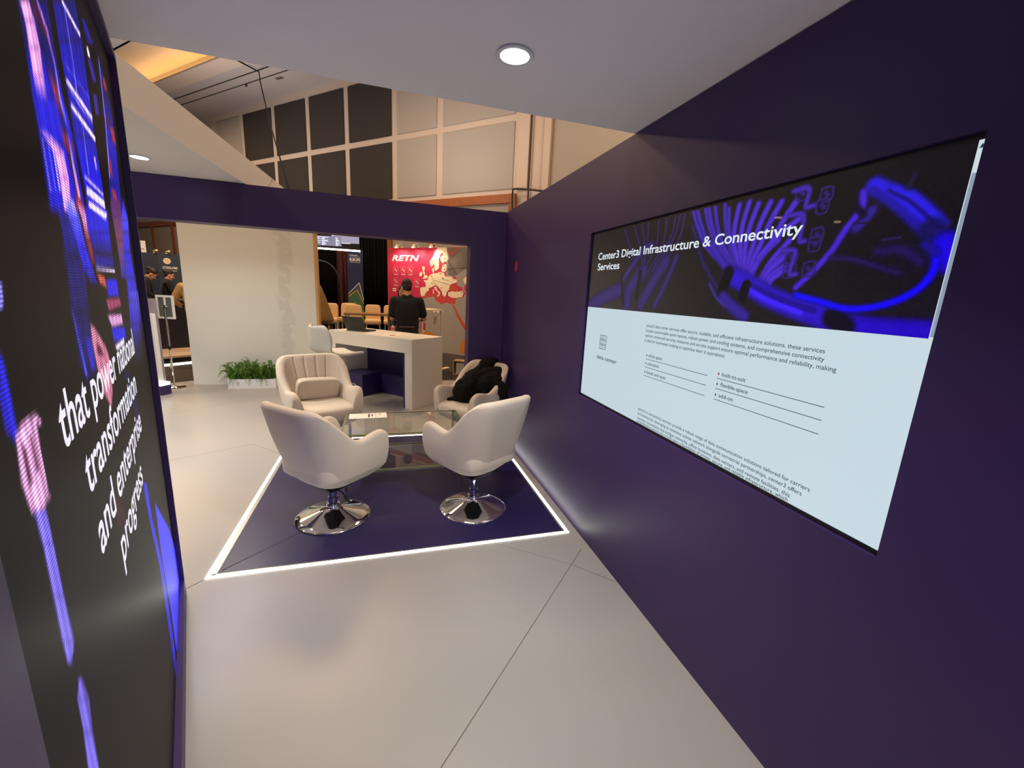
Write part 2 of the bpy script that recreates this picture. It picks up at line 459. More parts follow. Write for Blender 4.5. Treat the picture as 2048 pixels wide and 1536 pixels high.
LED_SHAPES = [
 ([(0.539,1.945),(0.782,2.052),(0.788,1.975),(0.543,1.884)], (0.05,0.05,0.4), 0, 0.02, 1),
 ([(0.543,1.884),(0.788,1.975),(0.811,1.899),(0.534,1.815)], (0.05,0.05,0.4), (0.11,0.1,0.78), 0.02, 1),
 ([(0.534,1.815),(0.811,1.899),(0.835,1.816),(0.534,1.747)], (0.11,0.1,0.78), 0, 0.02, 1),
 ([(0.534,1.747),(0.835,1.816),(0.842,1.684),(0.521,1.646)], (0.11,0.1,0.78), 0, 0.02, 1),
 ([(0.56,1.664),(0.76,1.691),(0.746,1.655),(0.587,1.638)], (0.13,0.12,0.7), (0.1,0.1,0.6), 0.03, 0.9),
 ([(0.587,1.638),(0.746,1.655),(0.752,1.582),(0.569,1.575)], (0.1,0.1,0.6), (0.06,0.06,0.42), 0.03, 0.9),
 ([(0.569,1.575),(0.752,1.582),(0.697,1.468),(0.544,1.478)], (0.06,0.06,0.42), (0.05,0.05,0.35), 0.03, 0.9),
 ([(0.544,1.478),(0.697,1.468),(0.691,1.368),(0.543,1.392)], (0.05,0.05,0.35), (0.05,0.05,0.4), 0.03, 0.9),
 ([(0.543,1.392),(0.691,1.368),(0.666,1.322),(0.575,1.34)], (0.05,0.05,0.4), (0.01,0.01,0.05), 0.03, 0.9),
 ([(0.552,1.951),(0.621,1.981),(0.638,1.959),(0.571,1.931)], (0.95,0.62,0.88), 0, 0.012, 1),
 ([(0.571,1.931),(0.638,1.959),(0.646,1.922),(0.567,1.893)], (0.95,0.62,0.88), 0, 0.012, 1),
 ([(0.567,1.893),(0.646,1.922),(0.637,1.878),(0.563,1.853)], (0.95,0.62,0.88), 0, 0.012, 1),
 ([(0.563,1.853),(0.637,1.878),(0.633,1.835),(0.549,1.81)], (0.95,0.62,0.88), (0.11,0.1,0.78), 0.012, 1),
 ([(0.549,1.81),(0.633,1.835),(0.653,1.797),(0.55,1.771)], (0.11,0.1,0.78), 0, 0.012, 1),
 ([(0.55,1.771),(0.653,1.797),(0.706,1.77),(0.626,1.753)], (0.11,0.1,0.78), (0.95,0.62,0.88), 0.012, 1),
 ([(0.626,1.753),(0.706,1.77),(0.714,1.728),(0.638,1.715)], (0.95,0.62,0.88), 0, 0.012, 1),
 ([(0.638,1.715),(0.714,1.728),(0.696,1.667),(0.627,1.659)], (0.95,0.62,0.88), 0, 0.012, 1),
 ([(0.642,1.678),(0.728,1.689),(0.764,1.657),(0.664,1.646)], (0.6,0.55,0.95), (0.3,0.3,0.95), 0.012, 1),
 ([(0.664,1.646),(0.764,1.657),(0.786,1.6),(0.697,1.595)], (0.3,0.3,0.95), (0.11,0.1,0.78), 0.012, 1),
 ([(0.697,1.595),(0.786,1.6),(0.828,1.56),(0.732,1.558)], (0.11,0.1,0.78), 0, 0.012, 1),
 ([(0.732,1.558),(0.828,1.56),(0.859,1.524),(0.776,1.525)], (0.11,0.1,0.78), (0.05,0.05,0.3), 0.012, 1),
 ([(0.638,1.989),(0.696,2.014),(0.709,1.988),(0.655,1.966)], (0.25,0.07,0.16), 0, 0.012, 1),
 ([(0.655,1.966),(0.709,1.988),(0.757,1.975),(0.667,1.94)], (0.25,0.07,0.16), (0.06,0.04,0.3), 0.012, 1),
 ([(0.667,1.94),(0.757,1.975),(0.754,1.928),(0.682,1.903)], (0.06,0.04,0.3), (0.05,0.05,0.4), 0.012, 1),
 ([(0.682,1.903),(0.754,1.928),(0.765,1.885),(0.71,1.868)], (0.05,0.05,0.4), (0.55,0.16,0.2), 0.012, 1),
 ([(0.71,1.868),(0.765,1.885),(0.777,1.84),(0.72,1.825)], (0.55,0.16,0.2), (0.05,0.05,0.4), 0.012, 1),
 ([(0.72,1.825),(0.777,1.84),(0.818,1.812),(0.728,1.791)], (0.05,0.05,0.4), (0.55,0.16,0.2), 0.012, 1),
 ([(0.728,1.791),(0.818,1.812),(0.809,1.784),(0.748,1.771)], (0.55,0.16,0.2), (0.25,0.07,0.16), 0.012, 1),
 ([(0.748,1.771),(0.809,1.784),(0.823,1.733),(0.768,1.724)], (0.25,0.07,0.16), 0, 0.012, 1),
 ([(0.768,1.724),(0.823,1.733),(0.8,1.679),(0.746,1.673)], (0.25,0.07,0.16), (0.55,0.16,0.2), 0.012, 1),
 ([(0.763,1.694),(0.82,1.702),(0.849,1.672),(0.789,1.666)], (0.55,0.16,0.2), (0.95,0.62,0.88), 0.012, 1),
 ([(0.789,1.666),(0.849,1.672),(0.863,1.621),(0.801,1.617)], (0.95,0.62,0.88), (0.55,0.16,0.2), 0.012, 1),
 ([(0.801,1.617),(0.863,1.621),(0.878,1.568),(0.814,1.567)], (0.55,0.16,0.2), (0.25,0.07,0.16), 0.012, 1),
 ([(0.68,2.007),(0.697,2.015),(0.747,1.989),(0.727,1.981)], (0.5,0.35,0.8), (0.6,0.35,0.7), 0.006, 1),
 ([(0.727,1.981),(0.747,1.989),(0.77,1.938),(0.751,1.932)], (0.6,0.35,0.7), (0.4,0.3,0.8), 0.006, 1),
 ([(0.751,1.932),(0.77,1.938),(0.768,1.881),(0.747,1.875)], (0.4,0.3,0.8), (0.55,0.5,0.95), 0.006, 1),
 ([(0.747,1.875),(0.768,1.881),(0.804,1.834),(0.781,1.828)], (0.55,0.5,0.95), (0.11,0.1,0.78), 0.006, 1),
 ([(0.781,1.828),(0.804,1.834),(0.802,1.774),(0.778,1.77)], (0.11,0.1,0.78), (0.55,0.5,0.95), 0.006, 1),
 ([(0.778,1.77),(0.802,1.774),(0.814,1.704),(0.789,1.701)], (0.55,0.5,0.95), (0.95,0.62,0.88), 0.006, 1),
 ([(0.547,1.76),(0.556,1.762),(0.553,1.731),(0.543,1.729)], (0.55,0.5,0.95), 0, 0.005, 0.75),
 ([(0.543,1.729),(0.553,1.731),(0.554,1.679),(0.541,1.677)], (0.55,0.5,0.95), 0, 0.005, 0.75),
 ([(0.582,1.769),(0.592,1.771),(0.589,1.739),(0.579,1.737)], (0.3,0.3,0.95), 0, 0.005, 0.75),
 ([(0.579,1.737),(0.589,1.739),(0.59,1.685),(0.576,1.683)], (0.3,0.3,0.95), 0, 0.005, 0.75),
 ([(0.617,1.777),(0.627,1.779),(0.625,1.746),(0.613,1.744)], (0.95,0.85,1.0), 0, 0.005, 0.75),
 ([(0.613,1.744),(0.625,1.746),(0.626,1.69),(0.611,1.688)], (0.95,0.85,1.0), 0, 0.005, 0.75),
 ([(0.789,2.055),(0.909,2.108),(0.884,2.011),(0.788,1.975)], (0.012,0.01,0.022), 0, 0.012, 1),
 ([(0.788,1.975),(0.884,2.011),(0.863,1.901),(0.798,1.883)], (0.012,0.01,0.022), 0, 0.012, 1),
 ([(0.798,1.883),(0.863,1.901),(0.883,1.84),(0.848,1.832)], (0.012,0.01,0.022), 0, 0.012, 1),
 ([(0.848,1.832),(0.883,1.84),(0.908,1.761),(0.853,1.752)], (0.012,0.01,0.022), 0, 0.012, 1),
 ([(0.85,2.082),(1.173,2.224),(1.203,2.145),(0.847,2.009)], (0.06,0.05,0.4), (0.08,0.07,0.52), 0.014, 1),
 ([(0.847,2.009),(1.203,2.145),(1.186,2.028),(0.856,1.925)], (0.08,0.07,0.52), (0.1,0.09,0.68), 0.014, 1),
 ([(0.856,1.925),(1.186,2.028),(1.169,1.908),(0.857,1.834)], (0.1,0.09,0.68), (0.09,0.08,0.62), 0.014, 1),
 ([(0.857,1.834),(1.169,1.908),(1.187,1.774),(0.889,1.729)], (0.09,0.08,0.62), (0.11,0.1,0.85), 0.014, 1),
 ([(0.889,1.729),(1.187,1.774),(1.187,1.725),(0.877,1.688)], (0.11,0.1,0.85), (0.11,0.1,0.78), 0.014, 1),
 ([(0.848,1.692),(1.231,1.74),(1.184,1.664),(0.837,1.637)], (0.11,0.1,0.78), (0.1,0.1,0.75), 0.014, 1),
 ([(0.837,1.637),(1.184,1.664),(1.187,1.607),(0.869,1.593)], (0.1,0.1,0.75), (0.05,0.05,0.35), 0.014, 1),
 ([(0.869,1.593),(1.187,1.607),(1.181,1.571),(0.874,1.564)], (0.05,0.05,0.35), (0.1,0.1,0.6), 0.014, 1),
 ([(0.967,2.137),(1.184,2.155),(1.174,2.143),(0.96,2.127)], (0.95,0.85,1.0), 0, 0.006, 1),
 ([(0.873,1.98),(1.187,2.007),(1.183,2.003),(0.871,1.977)], (0.35,0.3,0.9), 0, 0.006, 1),
 ([(0.869,1.95),(1.188,1.962),(1.174,1.948),(0.86,1.939)], (0.95,0.85,1.0), 0, 0.006, 1),
 ([(0.874,1.932),(1.168,1.941),(1.164,1.937),(0.871,1.929)], (0.7,0.55,0.95), 0, 0.006, 1),
 ([(0.88,1.906),(1.186,1.911),(1.172,1.896),(0.871,1.894)], (0.95,0.85,1.0), 0, 0.006, 1),
 ([(0.915,1.769),(1.181,1.768),(1.171,1.758),(0.908,1.761)], (0.7,0.6,0.95), 0, 0.006, 1),
 ([(0.918,1.744),(1.199,1.749),(1.177,1.727),(0.903,1.727)], (0.95,0.85,1.0), 0, 0.006, 1),
 ([(0.916,1.713),(1.173,1.711),(1.156,1.695),(0.904,1.699)], (0.95,0.85,1.0), 0, 0.006, 1),
 ([(0.947,1.714),(1.191,1.716),(1.18,1.705),(0.939,1.705)], (0.95,0.85,1.0), 0, 0.006, 1),
 ([(0.874,1.564),(1.191,1.563),(1.182,1.556),(0.869,1.559)], (0.95,0.85,1.0), 0, 0.006, 1),
 ([(0.985,2.126),(0.997,2.131),(1.0,2.018),(0.987,2.014)], (0.55,0.5,0.95), 0, 0.003, 0.7),
 ([(0.987,2.014),(1.0,2.018),(0.991,1.959),(0.977,1.954)], (0.55,0.5,0.95), 0, 0.003, 0.7),
 ([(0.99,1.895),(1.003,1.898),(0.982,1.783),(0.967,1.78)], (0.55,0.5,0.95), 0, 0.003, 0.6),
 ([(1.099,1.843),(1.124,1.848),(1.134,1.82),(1.103,1.814)], (0.95,0.85,1.0), (0.55,0.5,0.95), 0.003, 0.8),
 ([(1.181,2.228),(1.298,2.279),(1.334,2.195),(1.216,2.15)], (0.012,0.01,0.022), 0, 0.008, 1),
 ([(1.216,2.15),(1.334,2.195),(1.318,2.069),(1.2,2.032)], (0.012,0.01,0.022), 0, 0.008, 1),
 ([(1.2,2.032),(1.318,2.069),(1.317,1.943),(1.183,1.911)], (0.012,0.01,0.022), 0, 0.008, 1),
 ([(1.183,1.911),(1.317,1.943),(1.292,1.79),(1.187,1.774)], (0.012,0.01,0.022), 0, 0.008, 1),
 ([(1.187,1.774),(1.292,1.79),(1.246,1.732),(1.173,1.723)], (0.012,0.01,0.022), 0, 0.008, 1),
 ([(1.234,1.758),(1.329,1.77),(1.305,1.65),(1.211,1.644)], (0.012,0.01,0.022), 0, 0.008, 1),
 ([(1.211,1.644),(1.305,1.65),(1.281,1.529),(1.188,1.529)], (0.012,0.01,0.022), 0, 0.008, 1),
 ([(1.188,1.529),(1.281,1.529),(1.294,1.418),(1.198,1.425)], (0.012,0.01,0.022), 0, 0.008, 1),
 ([(1.198,1.425),(1.294,1.418),(1.273,1.348),(1.196,1.357)], (0.012,0.01,0.022), (0.02,0.02,0.12), 0.008, 1),
 ([(1.268,2.222),(1.328,2.246),(1.442,2.229),(1.31,2.179)], (0.11,0.1,0.78), (0.05,0.05,0.4), 0.006, 1),
 ([(1.275,2.158),(1.305,2.169),(1.329,2.154),(1.283,2.138)], (0.95,0.85,1.0), 0, 0.004, 1),
 ([(1.262,2.125),(1.339,2.152),(1.391,2.11),(1.309,2.083)], (0.16,0.13,0.5), 0, 0.006, 1),
 ([(1.269,2.04),(1.348,2.064),(1.343,2.008),(1.264,1.987)], (0.15,0.13,0.5), 0, 0.006, 1),
 ([(1.493,2.219),(1.728,2.304),(1.723,2.173),(1.485,2.102)], (0.05,0.05,0.4), (0.08,0.06,0.4), 0.02, 0.8),
 ([(1.485,2.102),(1.723,2.173),(1.717,2.038),(1.438,1.972)], (0.08,0.06,0.4), (0.11,0.1,0.78), 0.02, 0.8),
 ([(1.438,1.972),(1.717,2.038),(1.653,1.866),(1.35,1.818)], (0.11,0.1,0.78), (0.12,0.11,0.7), 0.02, 0.8),
 ([(1.35,1.818),(1.653,1.866),(1.603,1.774),(1.31,1.74)], (0.12,0.11,0.7), (0.11,0.1,0.78), 0.02, 0.8),
 ([(1.532,2.233),(1.56,2.243),(1.496,2.026),(1.473,2.02)], (0.55,0.5,0.95), 0, 0.004, 0.7),
 ([(1.473,2.02),(1.496,2.026),(1.396,1.845),(1.374,1.841)], (0.55,0.5,0.95), (0.95,0.62,0.88), 0.004, 0.7),
 ([(1.584,2.188),(1.685,2.215),(1.739,2.204),(1.626,2.157),(1.57,2.159)], (0.55,0.16,0.2), 0, 0.012, 1),
 ([(1.599,2.04),(1.708,2.063),(1.726,2.013),(1.62,1.998)], (0.55,0.16,0.2), 0, 0.012, 1),
 ([(1.558,2.075),(1.595,2.052),(1.518,2.007),(1.492,2.025)], (0.25,0.07,0.16), 0, 0.01, 1),
 ([(1.392,1.816),(1.491,1.819),(1.515,1.78),(1.39,1.772)], (0.55,0.16,0.2), 0, 0.012, 1),
 ([(1.463,1.926),(1.483,1.901),(1.467,1.857),(1.413,1.864)], (0.55,0.16,0.2), 0, 0.01, 1),
 ([(1.309,1.768),(1.61,1.808),(1.562,1.749),(1.311,1.722)], (0.3,0.14,0.35), (0.35,0.16,0.4), 0.012, 1),
 ([(1.311,1.722),(1.562,1.749),(1.532,1.665),(1.325,1.652)], (0.35,0.16,0.4), (0.4,0.2,0.35), 0.012, 1),
 ([(1.325,1.652),(1.532,1.665),(1.465,1.592),(1.331,1.588)], (0.4,0.2,0.35), (0.3,0.2,0.5), 0.012, 1),
 ([(1.331,1.588),(1.465,1.592),(1.446,1.538),(1.313,1.539)], (0.3,0.2,0.5), (0.1,0.1,0.5), 0.012, 1),
 ([(1.678,1.818),(1.708,1.822),(1.78,1.76),(1.548,1.736)], (0.11,0.1,0.78), (0.3,0.25,0.95), 0.02, 1),
 ([(1.548,1.736),(1.78,1.76),(1.742,1.709),(1.542,1.693)], (0.3,0.25,0.95), (0.2,0.18,0.8), 0.02, 1),
 ([(1.542,1.693),(1.742,1.709),(1.701,1.635),(1.482,1.625)], (0.2,0.18,0.8), (0.12,0.11,0.75), 0.02, 1),
 ([(1.482,1.625),(1.701,1.635),(1.752,1.538),(1.446,1.538)], (0.12,0.11,0.75), (0.14,0.13,0.7), 0.02, 1),
 ([(1.446,1.538),(1.752,1.538),(1.758,1.449),(1.423,1.464)], (0.14,0.13,0.7), (0.18,0.17,0.7), 0.02, 1),
 ([(1.423,1.464),(1.758,1.449),(1.698,1.364),(1.377,1.391)], (0.18,0.17,0.7), (0.12,0.11,0.55), 0.02, 1),
 ([(1.377,1.391),(1.698,1.364),(1.64,1.281),(1.355,1.317)], (0.12,0.11,0.55), (0.05,0.05,0.25), 0.02, 1),
 ([(1.355,1.317),(1.64,1.281),(1.617,1.22),(1.358,1.262)], (0.05,0.05,0.25), (0.02,0.02,0.1), 0.02, 1),
 ([(0.872,1.55),(0.973,1.543),(0.985,1.515),(0.896,1.528)], (0.75,0.3,0.25), 0, 0.012, 1),
 ([(0.992,1.535),(1.195,1.536),(1.194,1.487),(0.991,1.494)], (0.11,0.1,0.78), 0, 0.01, 1),
 ([(0.944,1.488),(1.207,1.482),(1.217,1.458),(0.968,1.458)], (0.55,0.22,0.35), 0, 0.012, 1),
 ([(0.931,1.449),(1.19,1.435),(1.195,1.406),(0.981,1.416)], (0.8,0.55,0.75), 0, 0.012, 1),
 ([(0.966,1.415),(1.221,1.394),(1.22,1.359),(0.971,1.379)], (0.11,0.1,0.78), 0, 0.01, 1),
 ([(0.983,1.367),(1.158,1.366),(1.168,1.351),(0.998,1.352)], (0.95,0.85,1.0), 0, 0.008, 1),
 ([(0.696,1.447),(0.736,1.438),(0.838,1.383),(0.871,1.34),(0.834,1.275),(0.787,1.248),(0.725,1.295),(0.697,1.354),(0.681,1.41)], (0.72,0.42,0.52), 0, 0.014, 1),
 ([(0.725,1.405),(0.775,1.391),(0.797,1.366),(0.722,1.381)], (0.3,0.12,0.2), 0, 0.01, 1),
 ([(0.549,1.484),(0.561,1.483),(0.592,1.359),(0.571,1.363)], (0.2,0.2,0.7), (0.3,0.3,0.95), 0.006, 0.8),
 ([(0.619,1.427),(0.681,1.42),(0.679,1.357),(0.631,1.365)], (0.1,0.1,0.6), (0.15,0.14,0.75), 0.012, 0.8),
 ([(1.514,1.494),(1.535,1.493),(1.516,1.356),(1.495,1.358)], (0.55,0.5,0.95), (0.11,0.1,0.78), 0.003, 0.6),
 ([(1.589,1.492),(1.612,1.491),(1.587,1.349),(1.564,1.351)], (0.55,0.5,0.95), (0.11,0.1,0.78), 0.003, 0.6),
 ([(1.671,1.49),(1.695,1.489),(1.664,1.341),(1.64,1.344)], (0.55,0.5,0.95), (0.11,0.1,0.78), 0.003, 0.6),
 ([(1.759,1.488),(1.786,1.487),(1.747,1.333),(1.721,1.336)], (0.55,0.5,0.95), (0.11,0.1,0.78), 0.003, 0.6),
 ([(1.067,1.285),(1.168,1.267),(1.258,1.117),(1.162,1.142)], (0.06,0.05,0.3), 0, 0.012, 0.8),
 ([(1.162,1.142),(1.258,1.117),(1.251,1.035),(1.136,1.071)], (0.06,0.05,0.3), (0.04,0.04,0.2), 0.012, 0.8),
 ([(0.216,1.536),(0.224,1.534),(0.22,1.518),(0.213,1.507),(0.199,1.506)], (0.55,0.5,0.95), 0, 0.006, 1),
 ([(0.172,1.462),(0.181,1.453),(0.181,1.417),(0.178,1.369),(0.165,1.365),(0.148,1.382),(0.15,1.424)], (0.12,0.11,0.85), 0, 0.012, 1),
 ([(0.171,1.371),(0.214,1.377),(0.255,1.372),(0.267,1.359),(0.252,1.305),(0.246,1.265),(0.207,1.262),(0.171,1.275),(0.158,1.318)], (0.85,0.6,0.8), 0, 0.008, 1),
 ([(0.247,1.364),(0.265,1.355),(0.264,1.262),(0.24,1.268)], (0.03,0.02,0.05), 0, 0.004, 1),
 ([(0.183,1.357),(0.195,1.349),(0.195,1.303),(0.179,1.306)], (0.3,0.15,0.25), 0, 0.006, 1),
 ([(0.214,1.358),(0.222,1.352),(0.225,1.307),(0.212,1.308)], (0.35,0.18,0.3), 0, 0.006, 1),
 ([(0.177,1.276),(0.218,1.257),(0.221,1.208),(0.184,1.228)], (0.42,0.36,0.85), 0, 0.006, 1),
 ([(0.184,1.228),(0.221,1.208),(0.221,1.131),(0.183,1.157)], (0.42,0.36,0.85), (0.4,0.34,0.78), 0.006, 1),
 ([(0.183,1.157),(0.221,1.131),(0.226,1.056),(0.182,1.091)], (0.4,0.34,0.78), (0.42,0.36,0.8), 0.006, 1),
 ([(0.182,1.091),(0.226,1.056),(0.199,1.044),(0.184,1.057)], (0.42,0.36,0.8), (0.4,0.34,0.78), 0.006, 1),
 ([(0.213,1.007),(0.227,0.994),(0.237,0.948),(0.193,0.991)], (0.4,0.34,0.8), (0.42,0.36,0.8), 0.006, 1),
 ([(0.193,0.991),(0.237,0.948),(0.226,0.9),(0.19,0.938)], (0.42,0.36,0.8), (0.4,0.34,0.78), 0.006, 1),
 ([(0.19,0.938),(0.226,0.9),(0.221,0.826),(0.176,0.88)], (0.4,0.34,0.78), (0.42,0.36,0.8), 0.006, 1),
 ([(1.113,0.926),(1.213,0.885),(1.217,0.751),(1.143,0.788)], (0.12,0.11,0.7), (0.14,0.13,0.8), 0.006, 1),
 ([(1.143,0.788),(1.217,0.751),(1.315,0.505),(1.23,0.557)], (0.14,0.13,0.8), 0, 0.006, 1),
 ([(1.23,0.557),(1.315,0.505),(1.32,0.185),(1.231,0.256)], (0.14,0.13,0.8), (0.12,0.11,0.7), 0.006, 1),
 ([(1.231,0.256),(1.32,0.185),(1.279,-0.019),(1.234,0.024)], (0.12,0.11,0.7), (0.1,0.1,0.6), 0.006, 1),
 ([(1.35,0.752),(1.74,0.448),(1.933,0.198),(2.035,-0.08),(1.601,0.025),(1.363,0.064),(1.376,0.294),(1.322,0.552)], (0.22,0.21,0.95), 0, 0.012, 1),
 ([(0.639,1.093),(0.688,1.072),(0.743,1.001),(0.655,1.043)], (0.25,0.07,0.16), (0.35,0.1,0.14), 0.02, 0.7),
 ([(0.655,1.043),(0.743,1.001),(0.672,0.99),(0.656,0.999)], (0.35,0.1,0.14), (0.25,0.07,0.16), 0.02, 0.7),
 ([(1.269,2.335),(1.736,2.56),(2.12,2.427),(2.21,2.183),(2.078,1.53),(1.775,1.531),(1.929,1.985),(1.758,2.121),(1.611,2.216),(1.398,2.235),(1.202,2.237)], (0.035,0.02,0.035), 0, 0.03, 0.92),
]
